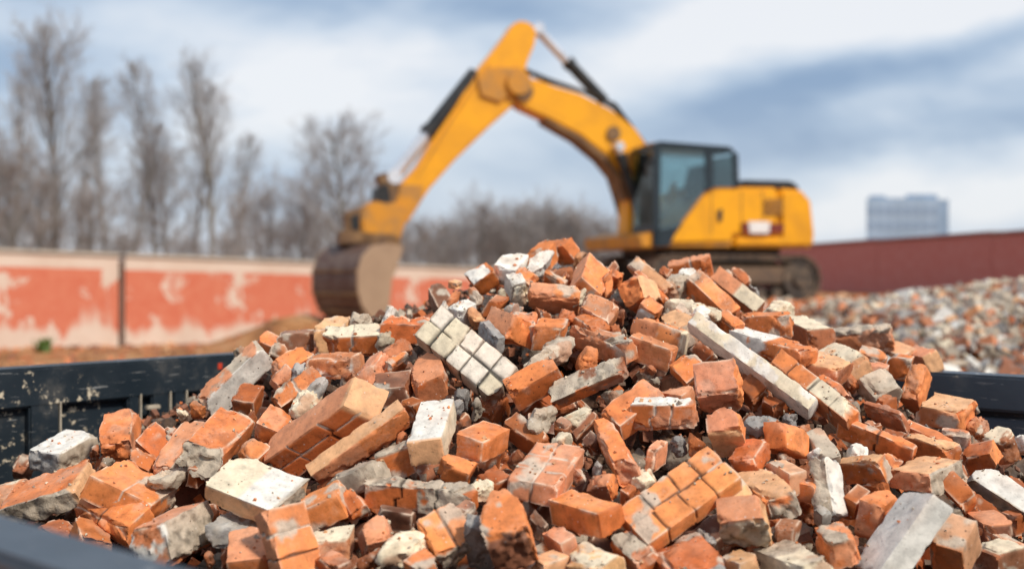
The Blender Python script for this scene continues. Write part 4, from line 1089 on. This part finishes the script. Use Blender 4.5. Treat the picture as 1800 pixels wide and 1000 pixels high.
xs = np.concatenate([-np.geomspace(14.2, 900, 30)[::-1], np.linspace(-14, 14, 281), np.geomspace(14.2, 900, 30)])
ys = np.concatenate([-np.geomspace(3, 900, 14)[::-1], np.linspace(-2.5, 34, 300), np.geomspace(34.5, 1400, 40)])
X, Y = np.meshgrid(xs, ys, indexing='ij')
P = np.stack([X.ravel(), Y.ravel(), np.zeros(X.size)], 1)
near_ = (np.abs(P[:, 0]) < 30)*(np.abs(P[:, 1]) < 60)
amp = sstep(6, 9, P[:, 1])*near_
P[:, 2] = ground_h(P[:, 0], P[:, 1])+amp*(.05*fbm(P, .9, 3)+.035*fbm(P, 4, 4))
idx = np.arange(X.size).reshape(X.shape)
Fq = np.stack([idx[:-1, :-1], idx[1:, :-1], idx[1:, 1:], idx[:-1, 1:]], -1).reshape(-1, 4)
gm_ = mat_ground('trodden_brick_earth', (.18, .075, .028), (.38, .17, .065), (.46, .26, .13), 1.3, .03)
g = link(bpy.data.objects.new('ground', np_mesh('ground', P, Fq, gm_)))
tag(g, 'orange-brown earth of the demolition site', kind='structure')
rs = np.random.RandomState(3)
n = 2200
x = rs.uniform(-12, -2, n); y = rs.uniform(12, 26, n)
ok = y < 21.5+(x+9.45)/.933
q = np.stack([x, y, ground_h(x, y)+.01], 1)[ok]
o = grit('earth_clods', q, .012, .07, 'NNTBBN', 4); tag(o, 'scattered clods and brick bits on the earth below the left wall', 'clods', kind='stuff')
# green tuft
def tuft(x, y, seed):
    r = random.Random(seed); m = MB(); z = float(ground_h(np.array([x]), np.array([y]))[0])
    for k in range(46):
        a = r.uniform(0, 6.28); l = r.uniform(.12, .3); w = r.uniform(.1, .75)
        b0 = Vector((r.uniform(-.1, .1), r.uniform(-.1, .1), 0)); t = b0+Vector((math.cos(a)*l*w, math.sin(a)*l*w, l))
        s_ = Vector((-math.sin(a), math.cos(a), 0))*.022; mid = b0.lerp(t, .55)+Vector((0, 0, .03))
        v = [m.bm.verts.new(p) for p in (b0-s_*.5, b0+s_*.5, mid+s_, t, mid-s_)]; m.bm.faces.new(v)
    o = m.build('weed', mat_simple('weed_leaves', (.10, .17, .03), .6), None); o.location = (x, y, z); return o
tag(tuft(-8.0, 19.4, 2), 'small green weed growing in brown earth below the left wall', 'weed')

# ================================================================== walls
def mat_wall(name, red, pale, cap_z, base_z, amt):
    m, nt, b = new_mat(name); tc = N(nt, 'ShaderNodeTexCoord'); co = tc.outputs['Object']
    ge = N(nt, 'ShaderNodeNewGeometry')
    at = N(nt, 'ShaderNodeAttribute', attribute_name='Col')       # R = height fraction on the wall
    n1 = noi(nt, co, .9, 7, .62, .3); n2 = noi(nt, co, 5, 5, .6)
    sx = N(nt, 'ShaderNodeSeparateColor'); nt.links.new(at.outputs[0], sx.inputs[0])
    mp = N(nt, 'ShaderNodeMapping'); mp.inputs['Scale'].default_value = (1.6, 1.6, .35); nt.links.new(co, mp.inputs['Vector'])
    n3 = noi(nt, mp.outputs[0], 1.1, 5, .6)
    ad = N(nt, 'ShaderNodeMath', operation='MULTIPLY_ADD', i_1=.95); nt.links.new(n3, ad.inputs[0])
    hb = ramp(nt, sx.outputs[0], [(0, g4(.62)), (.14, g4(.46)), (.34, g4(.16)), (.5, g4(.06)), (.7, g4(.03)), (.8, g4(0)), (.865, g4(.0)), (.885, g4(.9)), (1, g4(.9))])
    nt.links.new(hb.outputs[0], ad.inputs[2])
    ad2 = N(nt, 'ShaderNodeMath', operation='MULTIPLY_ADD', i_1=.42); nt.links.new(n1, ad2.inputs[0]); nt.links.new(ad.outputs[0], ad2.inputs[2])
    n4 = noi(nt, noi_vec(nt, co, 1.3), 1.25, 6, .66, .4); bl = ramp(nt, n4, [(.53, g4(0)), (.60, g4(.30 if amt < 1 else 0))])
    ad3 = N(nt, 'ShaderNodeMath', operation='ADD'); nt.links.new(ad2.outputs[0], ad3.inputs[0]); nt.links.new(bl.outputs[0], ad3.inputs[1]); ad2 = ad3
    mk = ramp(nt, ad2.outputs[0], [(amt, g4(0)), (amt+.22, g4(1))])
    rc = mixc(nt, ramp(nt, n2, [(.35, g4(0)), (.7, g4(.45))]).outputs[0], c4(red), c4([red[0]*1.15, red[1]*1.7, red[2]*1.8]))
    pc = mixc(nt, ramp(nt, n1, [(.4, g4(0)), (.7, g4(.6))]).outputs[0], c4(pale), c4([pale[0]*.8, pale[1]*.68, pale[2]*.6]))
    nt.links.new(mixc(nt, mk.outputs[0], rc, pc), b.inputs['Base Color'])
    b.inputs['Roughness'].default_value = .85; b.inputs['Specular IOR Level'].default_value = .2
    bump(nt, b, n1, .4, .02); return m
WL = mat_wall('peeling_red_paint_on_render', (.60, .165, .095), (.70, .56, .46), 0, 0, .84)
WR = mat_wall('dark_red_brick_wall', (.47, .155, .13), (.42, .31, .27), 0, 0, 1.12)
COP = mat_simple('weathered_coping', (.52, .45, .37), .85, dirt=(.32, .27, .22), dscale=2)
COP2 = mat_simple('red_coping', (.27, .12, .10), .85, dirt=(.25, .2, .18), dscale=2)
PST = mat_simple('dark_rusted_post', (.20, .13, .10), .8, dirt=(.3, .22, .17), dscale=6)
def wall_piece(name, a, b, za0, zb0, za1, zb1, th, mat, label, cap, group):
    a = Vector((a[0], a[1], 0)); b = Vector((b[0], b[1], 0)); L = (b-a).length; d = (b-a)/L; nrm = Vector((-d.y, d.x, 0))
    root = empty(name, (a.x, a.y, 0)); tag(root, label, 'wall', group)
    V = []; Fc = []; col = []; nx, nz = 24, 16
    for s in (-1, 1):
        for i in range(nx+1):
            for j in range(nz+1):
                t = i/nx; z0 = za0+(zb0-za0)*t; z1 = za1+(zb1-za1)*t; f = j/nz
                p = d*(L*t)+nrm*(s*th/2); V.append((p.x, p.y, z0+(z1-z0)*f)); col.append((f, 0, 0, 1))
    def I(s, i, j): return s*(nx+1)*(nz+1)+i*(nz+1)+j
    for i in range(nx):
        for j in range(nz):
            Fc.append((I(0, i, j), I(0, i+1, j), I(0, i+1, j+1), I(0, i, j+1))); Fc.append((I(1, i+1, j), I(1, i, j), I(1, i, j+1), I(1, i+1, j+1)))
    for i in range(nx): Fc.append((I(0, i, nz), I(0, i+1, nz), I(1, i+1, nz), I(1, i, nz)))
    for j in range(nz):
        Fc.append((I(0, 0, j+1), I(1, 0, j+1), I(1, 0, j), I(0, 0, j))); Fc.append((I(0, nx, j), I(1, nx, j), I(1, nx, j+1), I(0, nx, j+1)))
    me = np_mesh('wall_face', V, Fc, mat, False, None, col); link(bpy.data.objects.new('wall_face', me), root)
    m = MB(); q = [(0, za1), (L, zb1), (L, zb1+.07), (0, za1+.07)]
    m.prism(q, lambda p, s: d*p[0]+nrm*s+Vector((0, 0, p[1]+.002)), -th/2-.05, th/2+.05); m.build('coping', cap, root, bevel=.012)
    return root
def lw(y): return -9.45+.933*(y-21)
def ltop(y): return CAMZ+max(.10, .45-.033*(y-21))-.07
def lbase(y): return .05-.028*(y-21)-.15
yj = [11.5, 15.2, 19.0, 22.72, 26.45, 30.2, 34.0, 37.2]
names = ['peeling red wall panel far left out by the skip', 'peeling red wall panel left of the first joint in view', 'left wall panel of red paint and bare base, left of the dark post',
         'left wall panel blotched with white, right of the dark post', 'red and white wall panel behind the excavator bucket', 'distant red wall panel right of the bucket', 'farthest panel of the red wall, toward the corner']
for k in range(7):
    y0, y1 = yj[k]+.05, yj[k+1]-.05
    wall_piece('wall_panel', (lw(y0), y0), (lw(y1), y1), lbase(y0), lbase(y1), ltop(y0), ltop(y1), .22, WL, names[k], COP, 'panels of the left boundary wall')
for k in range(1, 8):
    y = yj[k]; m = MB(); m.box(-.03, .03, -.14, .14, lbase(y), ltop(y)-.09); o = m.build('post', PST, None, bevel=.01)
    o.location = (lw(y), y, 0); o.rotation_euler = (0, 0, math.atan2(1, .933))
    tag(o, ['dark post at the left end of the red wall', 'dark post between red wall panels beyond the photo edge', 'dark vertical post dividing the red and white left wall', 'dark wall post behind the excavator bucket', 'dark wall post right of the excavator bucket', 'dark wall post behind the heap crest', 'dark wall post at the far corner'][k-1], 'post', 'posts of the left boundary wall')
def rwx(y): return 9.3-.136*(y-35)
yr = [14.0, 19.5, 25.0, 30.5, 36.0, 39.6]
nr_ = ['dark red wall panel beyond the right edge', 'dark red wall panel at the right edge of the photo', 'dark red wall panel behind the rubble field', 'dark red wall panel just right of the excavator', 'dark red wall panel hidden behind the excavator']
for k in range(5):
    y0, y1 = yr[k]+.01, yr[k+1]-.01
    wall_piece('wall_panel', (rwx(y0), y0), (rwx(y1), y1), .7, .7, CAMZ+.85, CAMZ+.83, .25, WR, nr_[k], COP2, 'panels of the right boundary wall')

# ================================================================== rubble field on the right
rs = np.random.RandomState(21); n = 26000
x = rs.uniform(1.2, 12, n); y = rs.uniform(4.2, 13.5, n)
z = heap_h(x, y); gz = np.maximum(plateau(x, y), 0)
ok = (z > gz+.02)*(z > .05)
q = np.stack([x, y, np.minimum(z, 1.48)+.02+.05*noise(np.stack([x, y, x*0], 1), 1.2, 4)], 1)[ok]
o = grit('rubble_field', q, .018, .085, 'NBGMWMTBMGWBNCGMGM', 22)
tag(o, 'wide low heap of mixed broken brick, plaster and stone', 'rubble', kind='stuff')
rs = np.random.RandomState(8)
src = [pieces[k]['o'] for k in (0, 17, 47, 62, 18, 80, 100, 51, 47, 24)]
labs = {}
for k in range(44):
    yy = rs.uniform(5.2, 10); xx = yy*rs.uniform(.30, .47)
    s0 = src[k % 10]; c = s0.copy(); COL.objects.link(c)
    zz = min(float(heap_h(np.array([xx]), np.array([yy]))[0]), 1.48)+.07
    c.location = (xx, yy, zz); c.rotation_euler = tuple(rs.uniform(-1, 1, 3)*[.6, .6, 3]); c.scale = (1.1,)*3
    for kk in list(c.keys()): del c[kk]
    c.name = 'rubble_chunk'
    tag(c, 'blurred broken chunk lying on the rubble field beyond the skip', 'rubble chunk', 'loose chunks on the rubble field')
# earth lumps between the tracks and rubble
n = 2600; x = rs.uniform(3, 9.5, n); y = rs.uniform(12.5, 24, n)
q = np.stack([x, y, ground_h(x, y)+.02], 1)
o = grit('site_debris', q, .02, .12, 'ONTRBWM', 14); tag(o, 'scattered brick debris on the earth around the excavator tracks', 'debris', kind='stuff')

# ================================================================== bare trees
BK1 = mat_simple('grey_bark', (.22, .205, .19), .9, dirt=(.19, .17, .13), dscale=2)
TW = mat_simple('bare_twigs', (.40, .385, .385), .9)  # distance haze painted in by lightening the twig colour
TW2 = mat_simple('brown_twigs', (.37, .33, .31), .9)  # browner twigs, lightened with the same painted haze
def tree_geo(seed, Ht, crown0, spread, nprim, up, rr=.16, lvls=(7, 6, 4)):
    r = random.Random(seed); big = []; small = []
    def vec(d, ang, az):
        u = d.orthogonal().normalized(); u = Matrix.Rotation(az, 3, d) @ u
        return (d*math.cos(ang)+u*math.sin(ang)).normalized()
    def limb(p, d, L, r0, n, out, lift=.0, wob=.09):
        pts = [(p, r0)]
        for k in range(n):
            d = (d+Vector((r.gauss(0, wob), r.gauss(0, wob), r.gauss(0, .05)+lift))).normalized()
            p = p+d*(L/n); pts.append((p, r0*(1-(k+1)/n*.72)))
        out.append(pts); return pts
    tr = limb(Vector((0, 0, -.3)), Vector((r.gauss(0, .03), r.gauss(0, .03), 1)), Ht*.97, rr, 12, big, .08, .035)
    def at(pts, t):
        x = t*(len(pts)-1); i = min(int(x), len(pts)-2); f = x-i
        return pts[i][0].lerp(pts[i+1][0], f), pts[i][1]*(1-f)+pts[i+1][1]*f, (pts[i+1][0]-pts[i][0]).normalized()
    for k in range(nprim):
        t = crown0+(1-crown0)*((k+.5)/nprim)**.9*.98
        p, rd, d = at(tr, t)
        prof = math.sin(math.pi*min(1, max(.08, (t-crown0)/(1-crown0)*.88+.14)))**.7
        L = spread*prof*r.uniform(.75, 1.15)
        b1 = limb(p, vec(d, r.uniform(up-.15, up+.2), k*2.4+r.uniform(-.5, .5)), L, rd*.52, 6, big, .10)
        for j in range(lvls[0]):
            t2 = .22+.76*(j+r.random())/lvls[0]; p2, r2, d2 = at(b1, min(t2, .99))
            b2 = limb(p2, vec(d2, r.uniform(.45, .85), r.uniform(0, 6.28)), L*r.uniform(.3, .5), max(.012, r2*.55), 4, small, .08)
            for i in range(lvls[1]):
                p3, r3, d3 = at(b2, min(.99, .2+.8*(i+r.random())/lvls[1]))
                b3 = limb(p3, vec(d3, r.uniform(.4, .8), r.uniform(0, 6.28)), L*r.uniform(.14, .26), .009, 2, small, .05)
                for q in range(lvls[2]):
                    p4, r4, d4 = at(b3, min(.99, .3+.7*(q+r.random())/lvls[2]))
                    limb(p4, vec(d4, r.uniform(.4, .9), r.uniform(0, 6.28)), L*r.uniform(.07, .14), .0065, 1, small)
    return big, small
def tubes(lists, sides):
    V = []; Fc = []
    for pts in lists:
        base = len(V)
        for i, (p, rd) in enumerate(pts):
            d = (pts[min(i+1, len(pts)-1)][0]-pts[max(i-1, 0)][0]).normalized()
            u = d.orthogonal().normalized(); v = d.cross(u)
            for k in range(sides):
                a = 6.2832*k/sides; q = p+u*(rd*math.cos(a))+v*(rd*math.sin(a)); V.append((q.x, q.y, q.z))
        for i in range(len(pts)-1):
            for k in range(sides):
                a = base+i*sides+k; b_ = base+i*sides+(k+1) % sides
                Fc.append((a, b_, b_+sides, a+sides))
    return V, Fc
kinds = {}
def tree_kind(key, *a, mat=TW):
    big, small = tree_geo(*a)
    v, f = tubes(big, 7); m1 = np_mesh('trunk', v, f, BK1)
    v, f = tubes(small, 3); m2 = np_mesh('crown', v, f, mat)
    kinds[key] = (m1, m2, a[1])
tree_kind('tall', 1, 12, .30, 3.0, 28, .55, .17, (7, 6, 4))
tree_kind('slim', 2, 12, .22, 2.3, 28, .5, .12, (6, 6, 4))
tree_kind('round', 3, 8, .28, 3.0, 26, .85, .15, (7, 6, 5))
tree_kind('open', 4, 11, .35, 2.6, 18, .5, .13, (5, 5, 4))
tree_kind('bushy', 5, 5, .06, 2.4, 26, .7, .07, (6, 5, 4), mat=TW2)
def plant(key, px, top, d, lab, wide=1.0, rot=None, grp=None, nm='bare_tree', cat='tree', base=.0):
    m1, m2, h0 = kinds[key]
    z1 = CAMZ+(480-top)/F*d; hh = z1-base
    root = empty(nm, ((px-900)/F*d, d, base), rnd.uniform(0, 6.28) if rot is None else rot)
    s = hh/h0; root.scale = (s*wide, s*wide, s)
    link(bpy.data.objects.new('trunk', m1), root); link(bpy.data.objects.new('crown', m2), root)
    tag(root, lab, cat, grp); return root
G1 = 'bare trees behind the left wall'
plant('tall', 103, 22, 40, 'tallest bare tree with dark trunk, upper left of the photo', 1.0, grp=G1)
plant('slim', 190, 98, 42, 'slender bare tree just right of the tallest tree', 1.1, grp=G1)
plant('slim', 272, 82, 47, 'thin pale bare tree midway between the two dark leaning trunks', .9, grp=G1)
plant('open', 375, 78, 44, 'tall bare tree with fanned crown nearest the open sky gap', 1.15, grp=G1)
plant('slim', 338, 120, 50, 'faint slim tree just left of the fan-crowned tree', 1.0, grp=G1)
plant('open', 20, 118, 46, 'bare tree cut off by the left edge of the photo', 1.0, grp=G1)
plant('open', 140, 150, 52, 'faint bare tree between the tallest and slender trees', 1.0, grp=G1)
plant('slim', 232, 190, 55, 'short faint bare tree left of the thin pale one', 1.1, grp=G1)
plant('round', 300, 260, 58, 'low rounded bare tree behind the thin pale tree', 1.0, grp=G1)
plant('slim', 415, 210, 56, 'faint bare tree at the right end of the tall group', 1.0, grp=G1)
plant('round', 603, 207, 44, 'broad rounded bare tree left of the excavator arm', 1.0, grp=G1)
plant('round', 660, 330, 60, 'low rounded tree behind the excavator bucket linkage', .9, grp=G1)
plant('round', 545, 300, 56, 'lower bare tree left of the broad rounded one', .8, grp=G1)
plant('bushy', 486, 325, 48, 'dense brownish thicket tree between the tall group and rounded tree', .9, grp=G1)
plant('bushy', 440, 345, 52, 'smaller brownish thicket left of the dense one', .9, grp=G1)
plant('bushy', 522, 348, 47, 'small brownish thicket just left of the broad rounded tree', .9, grp=G1)
for px, top, lab in ((38, 268, 'brown leafless bush at the foot of the left-edge tree'), (82, 300, 'brown leafless bush just left of the tallest trunk'), (150, 330, 'brown leafless bush right of the tallest trunk'), (-15, 255, 'tall brown bush against the left photo edge'), (228, 405, 'low brown bush under the slender tree'), (318, 415, 'low brown bush under the thin pale tree'), (395, 412, 'low brown bush under the fan-crowned tree')):
    plant('bushy', px, top, 37+rnd.uniform(0, 3), lab, 1.1, grp='bushes behind the left wall', nm='bare_bush', cat='bush')
k = 0
far = [(705, 385), (728, 372), (752, 392), (776, 395), (800, 375), (826, 340), (850, 372), (874, 385), (898, 368), (922, 350), (946, 342), (970, 352), (994, 362), (1018, 358), (1042, 372), (1066, 385), (1090, 378), (1114, 395), (1140, 400), (1168, 408)]
for px, top in far:
    for dd, dt in ((82, 0), (96, 26)):
        plant('bushy' if (k % 3) else 'round', px+rnd.uniform(-8, 8), top+12+dt+rnd.uniform(-6, 6), dd+rnd.uniform(-4, 4), 'hazy leafless tree in the far treeline beneath the excavator boom', 1.25, grp='trees of the far treeline')
        k += 1
for px, top in ((-40, 340), (20, 372), (90, 380), (160, 408), (245, 420), (330, 424), (410, 415), (470, 395), (525, 385), (580, 380), (635, 378), (680, 385)):
    plant('bushy', px+rnd.uniform(-8, 8), top, 72+rnd.uniform(-4, 4), 'hazy low tree in the undergrowth far behind the left wall', 1.3, grp='undergrowth far behind the left wall')

# ================================================================== apartment block
BW = mat_simple('pale_blue_concrete_haze', (.33, .43, .55), .8, dscale=.15)  # distance haze put into the block's blue base colours
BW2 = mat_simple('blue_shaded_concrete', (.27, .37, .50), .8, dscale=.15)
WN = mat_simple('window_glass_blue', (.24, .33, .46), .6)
D = 210.0
def bx(px): return (px-900)/F*D
def bz(py): return CAMZ+(480-py)/F*D
APT = empty('apartment_block', (bx(1596), D, 0)); ax = bx(1596)
tag(APT, 'hazy blue high-rise apartment block above the right wall', 'building')
wl, wr = bx(1523)-ax, bx(1650)-ax; zt = bz(352)
ap = lambda p, h: (p[0]+p[1]*.36, p[1], h)
def apbox(x0, x1, y0, y1, z0, z1): return MB().prism([(x0, y0), (x1, y0), (x1, y1), (x0, y1)], ap, z0, z1)
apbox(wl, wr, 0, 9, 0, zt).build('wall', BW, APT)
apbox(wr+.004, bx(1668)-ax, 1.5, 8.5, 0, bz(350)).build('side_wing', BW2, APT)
rf = apbox(wl+.1, wr-.1, .2, 8.8, zt+.002, zt+.45).build('roof', BW2, APT)
for a, b_ in ((1528, 1556), (1592, 1648)):
    apbox(bx(a)-ax, bx(b_)-ax, 1, 5, zt+.46, zt+.95+.2*(b_ > 1640)).build('roof_box', BW2, rf)
cols_ = 8
for i in range(cols_):
    x0 = wl+(wr-wl)*(i+.22)/cols_; x1 = wl+(wr-wl)*(i+.80)/cols_
    for j in range(8):
        z0 = zt-1.2-j*2.75
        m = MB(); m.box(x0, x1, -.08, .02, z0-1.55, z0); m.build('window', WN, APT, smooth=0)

# ================================================================== sky, sun, camera
SUN = Vector((.60, -.62, .86)).normalized()
w = bpy.data.worlds.new('World'); SC.world = w; w.use_nodes = True; nt = w.node_tree; nt.nodes.clear()
out = N(nt, 'ShaderNodeOutputWorld'); bg = N(nt, 'ShaderNodeBackground')
sky = N(nt, 'ShaderNodeTexSky', sky_type='NISHITA', sun_disc=False)
sky.sun_elevation = math.asin(SUN.z); sky.sun_rotation = math.atan2(SUN.x, SUN.y); sky.air_density = 1.2; sky.dust_density = 1.5
tc = N(nt, 'ShaderNodeTexCoord'); co = tc.outputs['Generated']
mp = N(nt, 'ShaderNodeMapping'); mp.inputs['Rotation'].default_value = (0, R(20), R(0)); mp.inputs['Scale'].default_value = (1.0, 1.0, 2.6); mp.inputs['Location'].default_value = (2.15, .3, .55)
nt.links.new(co, mp.inputs['Vector'])
c1 = noi(nt, mp.outputs[0], 2.3, 5, .50, .35); c2 = noi(nt, mp.outputs[0], 6.5, 4, .5, .2)
ad = N(nt, 'ShaderNodeMath', operation='MULTIPLY_ADD', i_1=.40); nt.links.new(c2, ad.inputs[0]); nt.links.new(c1, ad.inputs[2])
# broad banks of cloud, pale and slate, at their places round the sky (direction space), frayed by noise
wv = N(nt, 'ShaderNodeTexNoise', i_Scale=5.0, i_Detail=4.0); nt.links.new(mp.outputs[0], wv.inputs['Vector'])
w1 = N(nt, 'ShaderNodeVectorMath', operation='SUBTRACT', i_1=(.5, .5, .5)); nt.links.new(wv.outputs[1], w1.inputs[0])
w2 = N(nt, 'ShaderNodeVectorMath', operation='MULTIPLY', i_1=(.16, 0, .07)); nt.links.new(w1.outputs[0], w2.inputs[0])
w3 = N(nt, 'ShaderNodeVectorMath', operation='ADD'); nt.links.new(co, w3.inputs[0]); nt.links.new(w2.outputs[0], w3.inputs[1])
tt = N(nt, 'ShaderNodeMath', operation='SUBTRACT', i_1=.05); nt.links.new(ad.outputs[0], tt.inputs[0]); tot = tt.outputs[0]
for (px, py, rx, ry, rot, amt) in ((620, 225, 270, 95, 0, .20), (1300, 70, 480, 85, 8, .26), (1640, 360, 460, 80, 8, .32), (180, 60, 330, 110, 0, .05), (960, 300, 300, 90, 0, .07),
                                   (700, 25, 360, 66, -3, -.26), (260, 150, 260, 80, 10, -.10), (120, 30, 200, 50, 0, -.08), (1480, 165, 520, 42, 13, -.12), (1560, 250, 420, 30, 5, -.11), (60, 330, 260, 120, 0, .04)):
    v = N(nt, 'ShaderNodeVectorMath', operation='SUBTRACT', i_1=((px-900)/F, .97, (480-py)/F)); nt.links.new(w3.outputs[0], v.inputs[0])
    m_ = N(nt, 'ShaderNodeMapping'); m_.vector_type = 'TEXTURE'; m_.inputs['Rotation'].default_value = (0, R(-rot), 0); m_.inputs['Scale'].default_value = (rx/F, 3.0, ry/F)
    nt.links.new(v.outputs[0], m_.inputs['Vector'])
    ln = N(nt, 'ShaderNodeVectorMath', operation='LENGTH'); nt.links.new(m_.outputs[0], ln.inputs[0])
    sr = N(nt, 'ShaderNodeMapRange', interpolation_type='SMOOTHSTEP'); nt.links.new(ln.outputs['Value'], sr.inputs[0])
    sr.inputs[1].default_value = 0; sr.inputs[2].default_value = 1.5; sr.inputs[3].default_value = amt; sr.inputs[4].default_value = 0
    s2_ = N(nt, 'ShaderNodeMath', operation='ADD'); nt.links.new(tot, s2_.inputs[0]); nt.links.new(sr.outputs[0], s2_.inputs[1]); tot = s2_.outputs[0]
cl = ramp(nt, tot, [(.46, (.29, .41, .60, 1)), (.59, (.43, .55, .72, 1)), (.72, (.66, .75, .87, 1)), (.86, (.92, .94, .98, 1))])
sp = N(nt, 'ShaderNodeSeparateXYZ'); nt.links.new(co, sp.inputs[0])
hz = ramp(nt, sp.outputs[2], [(.0, g4(.5)), (.08, g4(.2)), (.16, g4(0))])
cc = mixc(nt, hz.outputs[0], cl.outputs[0], (.86, .90, .95, 1))
sm = N(nt, 'ShaderNodeVectorMath', operation='SCALE'); sm.inputs['Scale'].default_value = .10; nt.links.new(sky.outputs[0], sm.inputs[0])
cov = mixc(nt, .88, sm.outputs[0], cc)
nt.links.new(cov, bg.inputs[0]); bg.inputs['Strength'].default_value = 1.0
nt.links.new(bg.outputs[0], out.inputs[0])
sl = bpy.data.lights.new('sun', 'SUN'); sl.energy = 3.5; sl.angle = R(6.0); sl.color = (1.0, .93, .82)
so = bpy.data.objects.new('sun', sl); link(so); so.rotation_euler = SUN.to_track_quat('Z', 'Y').to_euler(); so.location = (20, -10, 30)

cam = bpy.data.cameras.new('camera'); cam.lens = 40.0; cam.sensor_width = 36.0; cam.clip_end = 5000; cam.clip_start = .05
cam.shift_y = -20/1800.0*1.0
cam.dof.use_dof = True; cam.dof.focus_distance = 2.72; cam.dof.aperture_fstop = 40.0/1000/.022; cam.dof.aperture_blades = 0
co_ = bpy.data.objects.new('camera', cam); link(co_); co_.location = (0, 0, CAMZ); co_.rotation_euler = (R(90), 0, 0)
SC.camera = co_
SC.view_settings.view_transform = 'Standard'; SC.view_settings.look = 'None'; SC.view_settings.exposure = 0
SC.cycles.use_denoising = True
SC.cycles.max_bounces = 8; SC.cycles.transparent_max_bounces = 8
